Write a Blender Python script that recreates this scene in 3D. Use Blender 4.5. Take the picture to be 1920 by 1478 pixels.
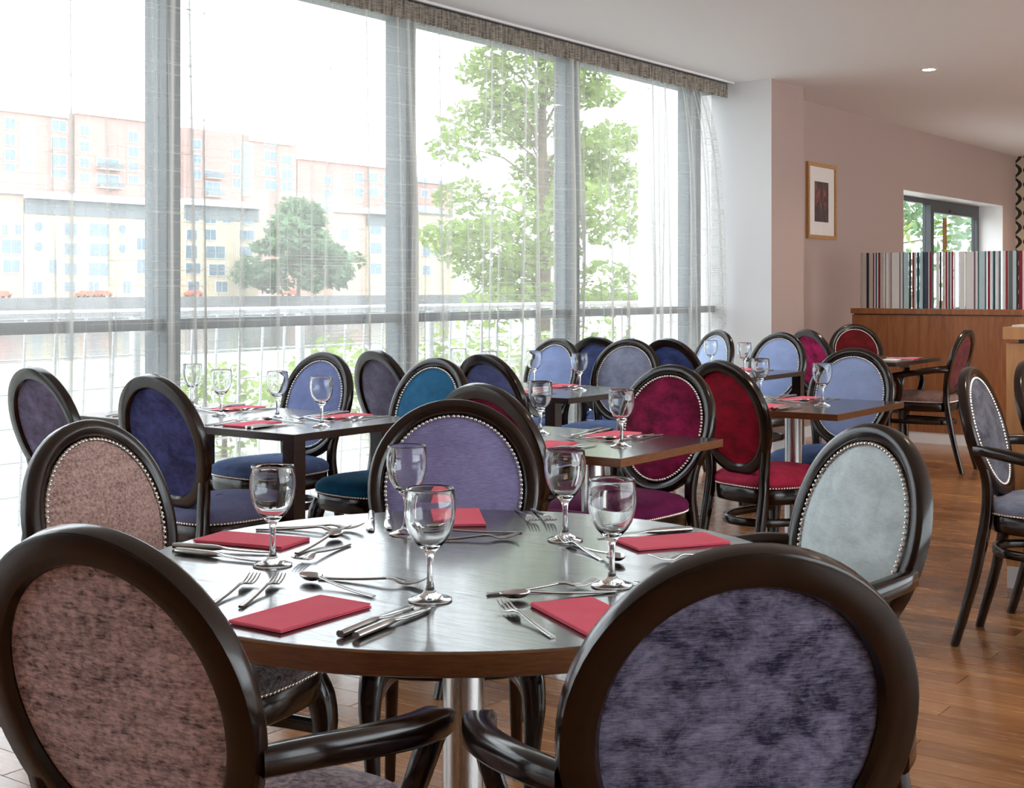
import bpy, bmesh, math, random
from mathutils import Vector, Matrix
R = math.radians
random.seed(7)
for o in list(bpy.data.objects):
    bpy.data.objects.remove(o)
scene = bpy.context.scene
COL = scene.collection

# ------------------------------------------------------------------ camera
CAM_H = 1.25
HEAD = math.atan2(1855, 2555)
cam_d = bpy.data.cameras.new('camera')
cam_d.sensor_width = 36.0
cam_d.lens = 2555 / 1920 * 36.0
cam_d.shift_y = -(739 - 538) / 1920
cam_d.clip_end = 1000
cam = bpy.data.objects.new('camera', cam_d)
COL.objects.link(cam)
cam.location = (0, 0, CAM_H)
cam.rotation_euler = (R(90), 0, HEAD)
scene.camera = cam

# ------------------------------------------------------------------ world, exposure
world = bpy.data.worlds.new('overcast_sky')
scene.world = world
world.use_nodes = True
bg = world.node_tree.nodes['Background']
bg.inputs['Color'].default_value = (0.88, 0.95, 1.0, 1)
bg.inputs['Strength'].default_value = 2.6
vs = scene.view_settings
vs.view_transform = 'Standard'
vs.look = 'None'
vs.gamma = 1.0
vs.use_curve_mapping = False
vs.exposure = 1.22
scene.cycles.use_denoising = True
scene.cycles.caustics_reflective = False
scene.cycles.caustics_refractive = False
scene.cycles.sample_clamp_indirect = 6.0
scene.cycles.max_bounces = 10
scene.cycles.diffuse_bounces = 4
scene.cycles.use_adaptive_sampling = True
scene.cycles.adaptive_threshold = .06
scene.cycles.adaptive_min_samples = 20
scene.cycles.transparent_max_bounces = 16

# ------------------------------------------------------------------ room numbers
CEIL = 2.80
XW = -4.90           # glazing plane
XC = -4.76           # curtain plane
XR = -4.68           # wall beyond the pier
XE = 4.2             # wall on the far side of the room, out of view
YS = -4.2            # wall behind the camera
YG = -2.60           # glazing starts here
YN = 16.65           # far end wall
PIER_X, PIER_Y0, PIER_Y1 = -4.40, 9.35, 9.93

# ------------------------------------------------------------------ node helpers
class NT:
    def __init__(s, name):
        s.m = bpy.data.materials.new(name); s.m.use_nodes = True
        s.t = s.m.node_tree; s.t.nodes.clear()
        s.out = s.t.nodes.new('ShaderNodeOutputMaterial')
    def n(s, typ, **kw):
        nd = s.t.nodes.new('ShaderNode' + typ)
        for k, v in kw.items():
            if k in nd.inputs: s.set(nd.inputs[k], v)
            else: setattr(nd, k, v)
        return nd
    def set(s, sock, v):
        if isinstance(v, bpy.types.NodeSocket): s.t.links.new(v, sock)
        elif isinstance(v, bpy.types.Node): s.t.links.new(v.outputs[0], sock)
        else:
            if sock.type == 'RGBA' and len(v) == 3: v = (*v, 1)
            sock.default_value = v
    def math(s, op, a, b=None, clamp=False):
        nd = s.t.nodes.new('ShaderNodeMath'); nd.operation = op; nd.use_clamp = clamp
        s.set(nd.inputs[0], a)
        if b is not None: s.set(nd.inputs[1], b)
        return nd.outputs[0]
    def mix(s, fac, a, b):
        nd = s.t.nodes.new('ShaderNodeMix'); nd.data_type = 'RGBA'
        s.set(nd.inputs['Factor'], fac); s.set(nd.inputs[6], a); s.set(nd.inputs[7], b)
        return nd.outputs[2]
    def ramp(s, fac, p0, p1):
        nd = s.t.nodes.new('ShaderNodeMapRange'); nd.clamp = True
        s.set(nd.inputs[0], fac); nd.inputs[1].default_value = p0; nd.inputs[2].default_value = p1
        return nd.outputs[0]
    def coords(s, scale=(1, 1, 1), rand=True, kind='Object'):
        tc = s.n('TexCoord')
        mp = s.n('Mapping'); s.t.links.new(tc.outputs[kind], mp.inputs['Vector'])
        mp.inputs['Scale'].default_value = scale
        if rand:
            oi = s.n('ObjectInfo')
            cmb = s.n('CombineXYZ')
            r = s.math('MULTIPLY', oi.outputs['Random'], 37.0)
            for i in range(3): s.t.links.new(r, cmb.inputs[i])
            s.t.links.new(cmb.outputs[0], mp.inputs['Location'])
        return mp.outputs[0]
    def noise(s, vec, scale, detail=4.0, rough=.55, dist=0.0):
        nd = s.n('TexNoise'); s.set(nd.inputs['Vector'], vec)
        nd.inputs['Scale'].default_value = scale; nd.inputs['Detail'].default_value = detail
        nd.inputs['Roughness'].default_value = rough; nd.inputs['Distortion'].default_value = dist
        return nd.outputs[0]
    def bump(s, h, strength=.2, dist=.002):
        nd = s.n('Bump'); s.set(nd.inputs['Height'], h)
        nd.inputs['Strength'].default_value = strength; nd.inputs['Distance'].default_value = dist
        return nd.outputs[0]
    def pbr(s, color, rough=.5, metal=0.0, normal=None, spec=.5, **kw):
        b = s.n('BsdfPrincipled')
        s.set(b.inputs['Base Color'], color); s.set(b.inputs['Roughness'], rough)
        b.inputs['Metallic'].default_value = metal
        b.inputs['Specular IOR Level'].default_value = spec
        if normal is not None: s.t.links.new(normal, b.inputs['Normal'])
        for k, v in kw.items(): s.set(b.inputs[k.replace('_', ' ')], v)
        return b
    def done(s, sh):
        s.t.links.new(sh.outputs[0] if isinstance(sh, bpy.types.Node) else sh, s.out.inputs['Surface'])
        return s.m

def srgb(r, g, b):
    return tuple(((c / 255 / 12.92) if c / 255 <= .04045 else ((c / 255 + .055) / 1.055) ** 2.4) for c in (r, g, b))

def plain(name, c, rough=.5, metal=0.0, spec=.5):
    t = NT(name); v = t.coords(rand=False)
    n = t.noise(v, 9.0, 3)
    c2 = tuple(x * .9 for x in c)
    return t.done(t.pbr(t.mix(n, c, c2), rough, metal, spec=spec))

def wood(name, c0, c1, rough=.28, scale=(3, 3, 40), bump=.08, spec=.5, coat=0.0, gscale=6.0):
    t = NT(name)
    v = t.coords(scale)
    n = t.noise(v, gscale, 6, .6, .6)
    f = t.ramp(n, .32, .68)
    b = t.pbr(t.mix(f, c0, c1), rough, normal=t.bump(n, bump, .0004), spec=spec)
    if coat: t.t.links.new(t.bump(n, bump * .5, .0004), b.inputs['Coat Normal'])
    if coat: t.set(b.inputs['Coat Weight'], t.math('MULTIPLY', t.math('ADD', t.math('MULTIPLY', t.ramp(n, .30, .52), .65), .35), coat)); b.inputs['Coat Roughness'].default_value = .10; b.inputs['Coat IOR'].default_value = 1.65
    return t.done(b)

M = {}
M['frame_wood'] = wood('dark_stained_wood', (.0085, .0034, .0018), (.019, .0078, .0038), .19, (3, 3, 9), .0, .5)
M['table_top'] = wood('dark_oak_laminate', (.014, .011, .010), (.050, .038, .034), .26, (2.2, 34, 3), .16, .5, coat=.66, gscale=5.0)
M['table_edge_brown'] = wood('brown_wood_edge', (.130, .045, .015), (.230, .090, .033), .34, (4, 4, 40), .05)
M['table_edge_dark'] = wood('dark_wood_edge', (.020, .010, .007), (.045, .022, .013), .32, (4, 4, 40), .05)
M['walnut_panel'] = wood('walnut_veneer', (.230, .080, .028), (.370, .145, .055), .36, (9, 9, .9), .03, gscale=3.0)
M['oak_panel'] = wood('light_oak_veneer', (.50, .24, .11), (.62, .33, .14), .38, (9, 9, .9), .03, gscale=3.0)
M['picture_oak'] = wood('oak_picture_moulding', (.36, .17, .06), (.50, .26, .10), .4, (4, 4, 20), .03)

def plank_mat():
    t = NT('floor_timber')
    v = t.coords((1.6, 22, 22))
    n = t.noise(v, 3.2, 6, .6, .8)
    oi = t.n('ObjectInfo')
    geo = t.n('NewGeometry')
    rnd = t.math('FRACT', t.math('ADD', oi.outputs['Random'], geo.outputs['Random Per Island']))
    base = t.mix(rnd, (.300, .125, .044), (.520, .255, .100))
    dark = t.mix(rnd, (.200, .076, .027), (.380, .165, .060))
    col = t.mix(t.ramp(n, .35, .7), dark, base)
    r = t.math('ADD', t.math('MULTIPLY', n, .12), .20)
    b = t.pbr(col, r, normal=t.bump(n, .05, .0008), spec=.5)
    b.inputs['Coat Weight'].default_value = .35; b.inputs['Coat Roughness'].default_value = .16
    return t.done(b)
M['plank'] = plank_mat()
M['subfloor'] = plain('dark_subfloor', (.02, .012, .008), .8)

def velvet(name, lo, hi, mott=12.0, stretch=(1, 1, 1.5), contrast=(.36, .66), sheen=.35, weave=.25, rough=.68):
    """pile fabric: mottled light and dark patches where the pile lies differently, fine cross threads"""
    t = NT(name)
    v = t.coords(stretch)
    n1 = t.noise(v, mott, 8, rough, .3)
    v2 = t.coords((60, 60, 700))
    n2 = t.noise(v2, 1.0, 2, .5)
    f = t.ramp(t.math('ADD', n1, t.math('MULTIPLY', t.math('SUBTRACT', n2, .5), weave)), *contrast)
    b = t.pbr(t.mix(f, lo, hi), .85, normal=t.bump(n2, .25, .001), spec=.2)
    b.inputs['Sheen Weight'].default_value = sheen
    b.inputs['Sheen Roughness'].default_value = .4
    t.set(b.inputs['Sheen Tint'], hi)
    return t.done(b)

def chenille(name, lo, hi, ang=0.0, rows=300.0, clump=85.0):
    t = NT(name)
    v = t.coords((1, 1, 1))
    n0 = t.noise(v, clump, 3, .6)
    v1 = t.coords((70, 70, rows * .8)) if ang == 0 else t.coords((rows * .35, rows * .35, rows * .5))
    n1 = t.noise(v1, 1.0, 3, .6, .6)
    v2 = t.coords((3, 3, 26))
    n2 = t.noise(v2, 2.4, 3, .6)
    h = t.math('ADD', t.math('MULTIPLY', n0, .55), t.math('ADD', t.math('MULTIPLY', n1, .75), t.math('MULTIPLY', n2, .35)))
    f = t.ramp(h, .62, .98)
    b = t.pbr(t.mix(f, lo, hi), .9, normal=t.bump(h, .8, .004), spec=.15)
    b.inputs['Sheen Weight'].default_value = .25
    return t.done(b)

def fab(name, c, dark=.55, light=1.35, **kw):
    l = srgb(*c)
    return velvet(name, tuple(x * dark for x in l), tuple(min(1, x * light) for x in l), **kw)

F = {
 'mauve_chenille': chenille('mauve_chenille', srgb(90, 66, 70), srgb(236, 208, 212)),
 'rose_taupe': chenille('rose_taupe_twill', srgb(124, 92, 86), srgb(212, 178, 168), 1.0, 420, 140),
 'purple_crushed': velvet('purple_crushed_velvet', srgb(44, 41, 64), srgb(178, 178, 212), 15.0, (1, 1, 1.3), (.38, .80), .2, .30, .76),
 'smoke_purple': fab('smoke_purple_velvet', (100, 92, 116), .6, 1.5),
 'navy': fab('navy_velvet', (62, 66, 116), .5, 1.5),
 'periwinkle': fab('periwinkle_velvet', (128, 140, 188), .8, 1.15, contrast=(.3, .75)),
 'slate_purple': fab('slate_purple_velvet', (104, 98, 116), .6, 1.4),
 'teal': fab('teal_velvet', (44, 106, 146), .75, 1.2, contrast=(.3, .75)),
 'indigo': fab('indigo_velvet', (92, 98, 146), .7, 1.25),
 'lavender': fab('lavender_linen', (146, 140, 184), .78, 1.2, weave=.8, mott=5.0),
 'burgundy': fab('burgundy_velvet', (120, 16, 58), .45, 1.7),
 'sky_periwinkle': fab('sky_periwinkle_velvet', (146, 162, 208), .85, 1.12, contrast=(.3, .75)),
 'storm_blue': fab('storm_blue_velvet', (84, 98, 150), .7, 1.3),
 'silver_grey': fab('silver_grey_velvet', (142, 146, 168), .75, 1.25),
 'royal_blue': fab('royal_blue_velvet', (74, 88, 146), .6, 1.4),
 'ice_blue': fab('ice_blue_velvet', (184, 202, 236), .9, 1.08, contrast=(.3, .75)),
 'crimson': fab('crimson_velvet', (142, 10, 36), .5, 1.5),
 'pale_periwinkle': fab('pale_periwinkle_velvet', (164, 182, 226), .88, 1.1, contrast=(.3, .75)),
 'magenta': fab('magenta_velvet', (150, 22, 78), .4, 1.7, mott=12.0),
 'misty_blue': fab('misty_blue_velvet', (158, 176, 220), .88, 1.1, contrast=(.3, .75)),
 'dark_red': fab('dark_red_velvet', (92, 10, 16), .6, 1.3),
 'maroon_brown': fab('maroon_brown_weave', (104, 52, 52), .6, 1.4, weave=.8),
 'charcoal': fab('charcoal_velvet', (92, 92, 102), .5, 1.5),
 'plum': fab('plum_velvet', (82, 72, 104), .6, 1.4),
 'aqua_grey': fab('aqua_grey_velvet', (228, 244, 248), .74, 1.06, mott=8.0, contrast=(.34, .60)),
 'crimson_seat': fab('crimson_seat_velvet', (176, 44, 76), .7, 1.25),
 'plum_seat': fab('plum_red_seat_velvet', (96, 18, 66), .7, 1.25),
 'teal_seat': fab('deep_teal_seat_velvet', (18, 86, 122), .75, 1.2),
 'blue_seat': fab('dusty_blue_seat_velvet', (86, 104, 146), .75, 1.25),
 'grape_seat': fab('grape_seat_fabric', (104, 106, 140), .85, 1.15),
 'tweed_seat': chenille('dark_tweed_seat', srgb(30, 24, 24), srgb(140, 130, 130), 1.0, 380, 150),
 'taupe_seat': fab('taupe_seat_weave', (140, 110, 102), .7, 1.25, weave=.7),
 'grey_seat': fab('grey_seat_velvet', (138, 144, 166), .7, 1.25),
}
def nail_mat():
    t = NT('polished_nickel')
    return t.done(t.pbr((.82, .79, .74), .22, 1.0))
M['nail'] = nail_mat()

def steel(name, rough=.3, col=(.62, .62, .62)):
    t = NT(name)
    v = t.coords((60, 60, .6), rand=False)
    n = t.noise(v, 2, 2)
    return t.done(t.pbr(col, t.math('ADD', t.math('MULTIPLY', n, .12), rough - .06), 1.0))
M['steel_column'] = steel('brushed_steel', .28)
M['cutlery'] = steel('cutlery_steel', .16, (.60, .59, .58))

def glass_mat():
    t = NT('clear_drinking_glass')
    g = t.n('BsdfGlass'); g.inputs['Roughness'].default_value = 0.0; g.inputs['IOR'].default_value = 1.46
    g.inputs['Color'].default_value = (.985, .99, .99, 1)
    return t.done(g)
M['glass'] = glass_mat()

def schlick(t, f0=.035):
    """reflectance of a thin sheet, the same from both sides"""
    geo = t.n('NewGeometry')
    dp = t.n('VectorMath', operation='DOT_PRODUCT')
    t.t.links.new(geo.outputs['Incoming'], dp.inputs[0]); t.t.links.new(geo.outputs['Normal'], dp.inputs[1])
    k = t.math('POWER', t.math('SUBTRACT', 1.0, t.math('ABSOLUTE', dp.outputs['Value']), True), 5.0)
    return t.math('ADD', t.math('MULTIPLY', k, 1 - f0), f0, True)
def pane_mat(name, tint=(.975, .985, .988), f0=.03, rough=.02):
    t = NT(name)
    tr = t.n('BsdfTransparent'); tr.inputs['Color'].default_value = (*tint, 1)
    gl = t.n('BsdfGlossy'); gl.inputs['Roughness'].default_value = rough
    mx = t.n('MixShader'); t.set(mx.inputs[0], schlick(t, f0)); t.set(mx.inputs[1], tr.outputs[0]); t.set(mx.inputs[2], gl.outputs[0])
    return t.done(mx)
M['pane'] = pane_mat('window_glass')

def napkin_mat():
    t = NT('red_paper_napkin')
    v = t.coords((1, 1, 1)); n = t.noise(v, 260, 2); n2 = t.noise(v, 9, 3)
    return t.done(t.pbr(t.mix(n2, srgb(252, 98, 122), srgb(255, 132, 150)), .85, normal=t.bump(n, .25, .0008), spec=.2))
M['napkin'] = napkin_mat()
M['napkin_white'] = plain('white_paper', (.85, .84, .84), .85)

def sheer_mat(name, dense=0.0, col=(.46, .44, .41)):
    """open weave: fine slub threads both ways, clear between them"""
    t = NT(name)
    vh = t.coords((1, .7, 110), rand=False)
    nh = t.noise(vh, 1.0, 3, .75, .15)
    vv = t.coords((1, 75, .3), rand=False)
    nv = t.noise(vv, 1.0, 3, .75, .1)
    fine = t.noise(t.coords((1, 260, 300), rand=False), 1.0, 1, .5)
    th = t.ramp(nh, .56, .72)
    tv = t.ramp(nv, .58, .76)
    f = t.math('MAXIMUM', t.math('MULTIPLY', th, .50), t.math('MULTIPLY', tv, .42))
    f = t.math('ADD', f, t.math('MULTIPLY', t.ramp(fine, .4, .7), .10))
    f = t.math('ADD', f, .34 + dense, True)
    at = t.n('Attribute', attribute_name='gather')
    f = t.math('ADD', f, t.math('MULTIPLY', at.outputs['Fac'], .62), True)
    d = t.n('BsdfDiffuse'); t.set(d.inputs['Color'], col)
    tl = t.n('BsdfTranslucent'); t.set(tl.inputs['Color'], col)
    m1 = t.n('MixShader'); m1.inputs[0].default_value = .5
    t.set(m1.inputs[1], d.outputs[0]); t.set(m1.inputs[2], tl.outputs[0])
    tr = t.n('BsdfTransparent')
    m2 = t.n('MixShader'); t.set(m2.inputs[0], f); t.set(m2.inputs[1], tr.outputs[0]); t.set(m2.inputs[2], m1.outputs[0])
    return t.done(m2)
M['sheer'] = sheer_mat('sheer_linen_voile')
def heading_mat():
    t = NT('gathered_curtain_heading')
    g1 = t.noise(t.coords((1, 150, 8), rand=False), 1.0, 2, .6)
    g2 = t.noise(t.coords((1, 12, 190), rand=False), 1.0, 2, .6)
    f = t.ramp(t.math('ADD', g1, g2), .75, 1.2)
    return t.done(t.pbr(t.mix(f, (.09, .075, .06), (.42, .37, .31)), .9, spec=.1))
M['heading'] = heading_mat()

def paint(name, c, rough=.7):
    t = NT(name); v = t.coords(rand=False)
    n = t.noise(v, 140, 2)
    return t.done(t.pbr(c, rough, normal=t.bump(n, .05, .001), spec=.3))
M['ceiling'] = paint('matt_white_ceiling_paint', (.87, .87, .87))
M['wall_mauve'] = paint('mauve_wall_paint', (.410, .300, .265))
M['wall_white'] = paint('white_wall_paint', (.80, .79, .79))
M['wall_cream'] = paint('cream_wall_paint', (.74, .71, .67))
M['white_gloss'] = paint('white_satin_paint', (.82, .82, .82), .35)
M['mullion'] = plain('grey_powder_coat', (.135, .165, .185), .45)
M['dark_frame'] = plain('charcoal_powder_coat', (.055, .058, .065), .4)

def wallpaper_mat():
    t = NT('looped_wallpaper')
    tc = t.n('TexCoord'); sp = t.n('SeparateXYZ'); t.t.links.new(tc.outputs['Object'], sp.inputs[0])
    px = t.math('MULTIPLY', sp.outputs[0], 1 / .20)
    u = t.math('SUBTRACT', t.math('FRACT', px), .5)
    s = t.math('MULTIPLY', t.math('SINE', t.math('MULTIPLY', sp.outputs[2], 2 * math.pi / .34)), .36)
    l1 = t.math('LESS_THAN', t.math('ABSOLUTE', t.math('SUBTRACT', u, s)), .11)
    l2 = t.math('LESS_THAN', t.math('ABSOLUTE', t.math('ADD', u, s)), .11)
    f = t.math('MAXIMUM', l1, l2)
    return t.done(t.pbr(t.mix(f, (.52, .44, .33), (.018, .010, .010)), .6))
M['wallpaper'] = wallpaper_mat()

# ------------------------------------------------------------------ mesh helpers
class MB:
    def __init__(s): s.v = []; s.f = []; s.mi = []; s.cur = 0
    def add(s, vs, fs):
        b = len(s.v); s.v += [tuple(p) for p in vs]
        for f in fs: s.f.append(tuple(b + i for i in f)); s.mi.append(s.cur)
        return s
    def box(s, x0, x1, y0, y1, z0, z1, mat=None):
        vs = [(x, y, z) for z in (z0, z1) for y in (y0, y1) for x in (x0, x1)]
        if mat is not None: vs = [mat @ Vector(p) for p in vs]
        return s.add(vs, [(0, 2, 3, 1), (4, 5, 7, 6), (0, 1, 5, 4), (2, 6, 7, 3), (0, 4, 6, 2), (1, 3, 7, 5)])
    def rings(s, rings, closed=False, caps=True):
        n = len(rings[0]); vs = [p for r in rings for p in r]; fs = []
        m = len(rings)
        for i in range(m if closed else m - 1):
            a = i * n; b = ((i + 1) % m) * n
            for j in range(n):
                k = (j + 1) % n
                fs.append((a + j, a + k, b + k, b + j))
        if caps and not closed:
            fs.append(tuple(range(n))[::-1]); fs.append(tuple((m - 1) * n + j for j in range(n)))
        return s.add(vs, fs)
    def sweep(s, path, size, ref=(1, 0, 0), round_=.3, seg=None, closed=False):
        """path of points; size a list of (w,d) or one pair; section a rounded rectangle, w along ref"""
        path = [Vector(p) for p in path]
        if not isinstance(size[0], (tuple, list)): size = [size] * len(path)
        rings = []
        ref = Vector(ref)
        for i, p in enumerate(path):
            if closed: t = path[(i + 1) % len(path)] - path[i - 1]
            else: t = path[min(i + 1, len(path) - 1)] - path[max(i - 1, 0)]
            t.normalize()
            a = (ref - t * ref.dot(t)).normalized(); b = t.cross(a)
            w, d = size[i][0] / 2, size[i][1] / 2
            c = min(w, d) * round_
            sec = [(w, d - c), (w - c, d), (c - w, d), (-w, d - c), (-w, c - d), (c - w, -d), (w - c, -d), (w, c - d)]
            rings.append([p + a * x + b * y for x, y in sec])
        return s.rings(rings, closed)
    def tube(s, path, r, n=8, closed=False):
        path = [Vector(p) for p in path]
        rr = r if isinstance(r, (list, tuple)) else [r] * len(path)
        rings = []
        for i, p in enumerate(path):
            if closed: t = path[(i + 1) % len(path)] - path[i - 1]
            else: t = path[min(i + 1, len(path) - 1)] - path[max(i - 1, 0)]
            t.normalize()
            ref = Vector((0, 0, 1)) if abs(t.z) < .9 else Vector((1, 0, 0))
            a = (ref - t * ref.dot(t)).normalized(); b = t.cross(a)
            rings.append([p + (a * math.cos(2 * math.pi * k / n) + b * math.sin(2 * math.pi * k / n)) * rr[i] for k in range(n)])
        return s.rings(rings, closed)
    def lathe(s, prof, n=32, c=(0, 0, 0)):
        rings = []
        for r, z in prof:
            rings.append([(c[0] + r * math.cos(2 * math.pi * k / n), c[1] + r * math.sin(2 * math.pi * k / n), c[2] + z) for k in range(n)])
        return s.rings(rings, False, True)
    def mesh(s, name, mats, smooth=True, angle=35):
        me = bpy.data.meshes.new(name)
        me.from_pydata(s.v, [], s.f)
        for m in (mats if isinstance(mats, (list, tuple)) else [mats]): me.materials.append(m)
        if any(s.mi):
            me.polygons.foreach_set('material_index', s.mi)
        bm = bmesh.new(); bm.from_mesh(me); bmesh.ops.recalc_face_normals(bm, faces=bm.faces); bm.to_mesh(me); bm.free()
        if smooth:
            me.polygons.foreach_set('use_smooth', [True] * len(me.polygons))
            me.set_sharp_from_angle(angle=R(angle))
        me.update()
        return me
    def build(s, name, mats, parent=None, smooth=True, angle=35):
        return link(name, s.mesh(name, mats, smooth, angle), parent)

def link(name, me, parent=None):
    o = bpy.data.objects.new(name, me); COL.objects.link(o)
    if parent is not None: o.parent = parent
    return o
def empty(name, loc=(0, 0, 0), rz=0.0):
    o = bpy.data.objects.new(name, None); COL.objects.link(o)
    o.empty_display_size = .1; o.location = loc; o.rotation_euler = (0, 0, rz)
    return o
def tag(o, label=None, cat=None, group=None, kind=None):
    if label: o['label'] = label
    if cat: o['category'] = cat
    if group: o['group'] = group
    if kind: o['kind'] = kind
    return o
def struct(o, label=None):
    o['kind'] = 'structure'
    if label: o['label'] = label
    return o
def setmat(o, m):
    o.material_slots[0].link = 'OBJECT'; o.material_slots[0].material = m
    return o
def bez(pts, n=8):
    """Catmull-Rom through the points"""
    pts = [Vector(p) for p in pts]; out = []
    for i in range(len(pts) - 1):
        p0 = pts[max(i - 1, 0)]; p1 = pts[i]; p2 = pts[i + 1]; p3 = pts[min(i + 2, len(pts) - 1)]
        for k in range(n):
            t = k / n
            out.append(.5 * ((2 * p1) + (p2 - p0) * t + (2 * p0 - 5 * p1 + 4 * p2 - p3) * t * t + (3 * p1 - p0 - 3 * p2 + p3) * t ** 3))
    out.append(pts[-1])
    return out
def lerp_sizes(sz, n):
    out = []
    m = len(sz) - 1
    for i in range(n):
        t = i / (n - 1) * m; k = min(int(t), m - 1); u = t - k
        out.append((sz[k][0] * (1 - u) + sz[k + 1][0] * u, sz[k][1] * (1 - u) + sz[k + 1][1] * u))
    return out
SA, CA = math.sin(HEAD), math.cos(HEAD)
def px_size(X, Y, Z, s):
    d = -SA * X + CA * Y
    if d < .6: return 0
    r = CA * X + SA * Y
    x = 960 + 2555 * r / d; y = 538 + 2555 * (CAM_H - Z) / d
    if x < -150 or x > 2070 or y > 1560: return 0
    return 2555 * s / d * (CAM_H - Z) / d

# ------------------------------------------------------------------ floor
fl = MB().box(XW, XE, YS, YN, -.16, -.014).build('floor', M['subfloor'], smooth=False)
struct(fl, 'brown timber strip floor')
PW, PL = .118, 1.25
cand = []
rows = int((YN - YS) / PW)
for i in range(rows):
    y0 = YS + i * PW
    off = (i * .437 + random.uniform(-.08, .08)) % PL
    x = XW - off
    while x < XE:
        x0, x1 = max(x, XW), min(x + PL, XE)
        if x1 - x0 > .05:
            cand.append((px_size((x0 + x1) / 2, y0 + PW / 2, 0, (x1 - x0)), x0, x1, y0))
        x += PL
cand.sort(reverse=True)
g = .0011
me_full = None
def plank_mesh(L):
    m = MB(); b = .0012; h = L / 2 - g; w = PW / 2 - g
    m.add([(-h, -w, -.014), (h, -w, -.014), (h, w, -.014), (-h, w, -.014),
           (-h, -w, -b), (h, -w, -b), (h, w, -b), (-h, w, -b),
           (-h + b, -w + b, 0), (h - b, -w + b, 0), (h - b, w - b, 0), (-h + b, w - b, 0)],
          [(0, 1, 5, 4), (1, 2, 6, 5), (2, 3, 7, 6), (3, 0, 4, 7), (4, 5, 9, 8), (5, 6, 10, 9), (6, 7, 11, 10), (7, 4, 8, 11), (8, 9, 10, 11)])
    return m
me_full = plank_mesh(PL).mesh('plank', M['plank'], smooth=False)
for k, (_, x0, x1, y0) in enumerate(cand[:300]):
    L = x1 - x0
    me = me_full if abs(L - PL) < 1e-4 else plank_mesh(L).mesh('plank', M['plank'], smooth=False)
    o = link('plank', me, fl); o.location = ((x0 + x1) / 2, y0 + PW / 2, 0)
rest = MB()
for (_, x0, x1, y0) in cand[300:]:
    m = plank_mesh(x1 - x0); c = Vector(((x0 + x1) / 2, y0 + PW / 2, 0))
    rest.add([Vector(p) + c for p in m.v], m.f)
tag(rest.build('plank_field', M['plank'], fl, smooth=False), kind='stuff')

# ------------------------------------------------------------------ ceiling and walls
struct(MB().box(XW - .3, XE + .2, YS - .2, YN + .2, CEIL, CEIL + .15).build('ceiling', M['ceiling'], smooth=False), 'matt white ceiling')
struct(MB().box(XC + .035, XC + .055, YG, PIER_Y0, CEIL - .013, CEIL).build('trim_1', M['white_gloss'], smooth=False), 'white strip edging the curtain track along the ceiling')
# pier between the glazing and the mauve wall
m = MB()
m.cur = 0
m.box(XW, PIER_X, PIER_Y0, PIER_Y1, -.014, CEIL)
m.mi = [0, 0, 1, 0, 0, 0]
struct(m.build('wall_pier', [M['wall_mauve'], M['wall_white']], smooth=False), 'pier with a white face beside the curtains')
# mauve wall with a deep window opening
WY0, WY1, WZ0, WZ1 = 12.89, 16.13, .95, 2.19
m = MB()
for (y0, y1, z0, z1) in ((PIER_Y1, WY0, -.014, CEIL), (WY1, YN, -.014, CEIL), (WY0, WY1, -.014, WZ0), (WY0, WY1, WZ1, CEIL)):
    m.box(XR - .34, XR, y0, y1, z0, z1)
wl = struct(m.build('wall_left', M['wall_mauve'], smooth=False), 'mauve wall with a deep window recess')
m = MB()
e = .004
m.box(XR - .30, XR + .001, WY0, WY0 + e, WZ0, WZ1); m.box(XR - .30, XR + .001, WY1 - e, WY1, WZ0, WZ1)
m.box(XR - .30, XR + .001, WY0, WY1, WZ1 - e, WZ1)
m.build('reveal', M['white_gloss'], wl, smooth=False)
MB().box(XR - .30, XR + .02, WY0 + e, WY1 - e, WZ0, WZ0 + .02).build('window_sill', M['white_gloss'], wl, smooth=False)
struct(MB().box(XR - .34, XE, YN, YN + .15, -.014, CEIL).build('wall_far', M['wallpaper'], smooth=False), 'far wall papered in dark looped chains')
RY0, RY1, RZ0, RZ1 = .2, 15.6, .35, 2.62  # opening for the added windows that brighten the room
m = MB()
for (y0, y1, z0, z1) in ((YS, RY0, -.014, CEIL), (RY1, YN, -.014, CEIL), (RY0, RY1, -.014, RZ0), (RY0, RY1, RZ1, CEIL)):
    m.box(XE, XE + .15, y0, y1, z0, z1)
struct(m.build('wall_right', M['wall_cream'], smooth=False), 'cream wall with openings for the added band of fill windows')
struct(MB().box(XW - .2, XE, YS - .2, YS, -.014, CEIL).build('wall_back', M['wall_mauve'], smooth=False), 'mauve wall behind the viewer')
struct(MB().box(XW - .2, XW, YS, YG, -.014, CEIL).build('wall_side', M['wall_white'], smooth=False), 'white wall before the glazing starts')
struct(MB().box(XR, XR + .014, PIER_Y1, YN, 0, .09).build('baseboard_left', M['white_gloss'], smooth=False), 'white skirting board')
struct(MB().box(PIER_X, PIER_X + .014, PIER_Y0, PIER_Y1, 0, .09).build('baseboard_pier', M['white_gloss'], smooth=False), 'white skirting board on the pier')

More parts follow.
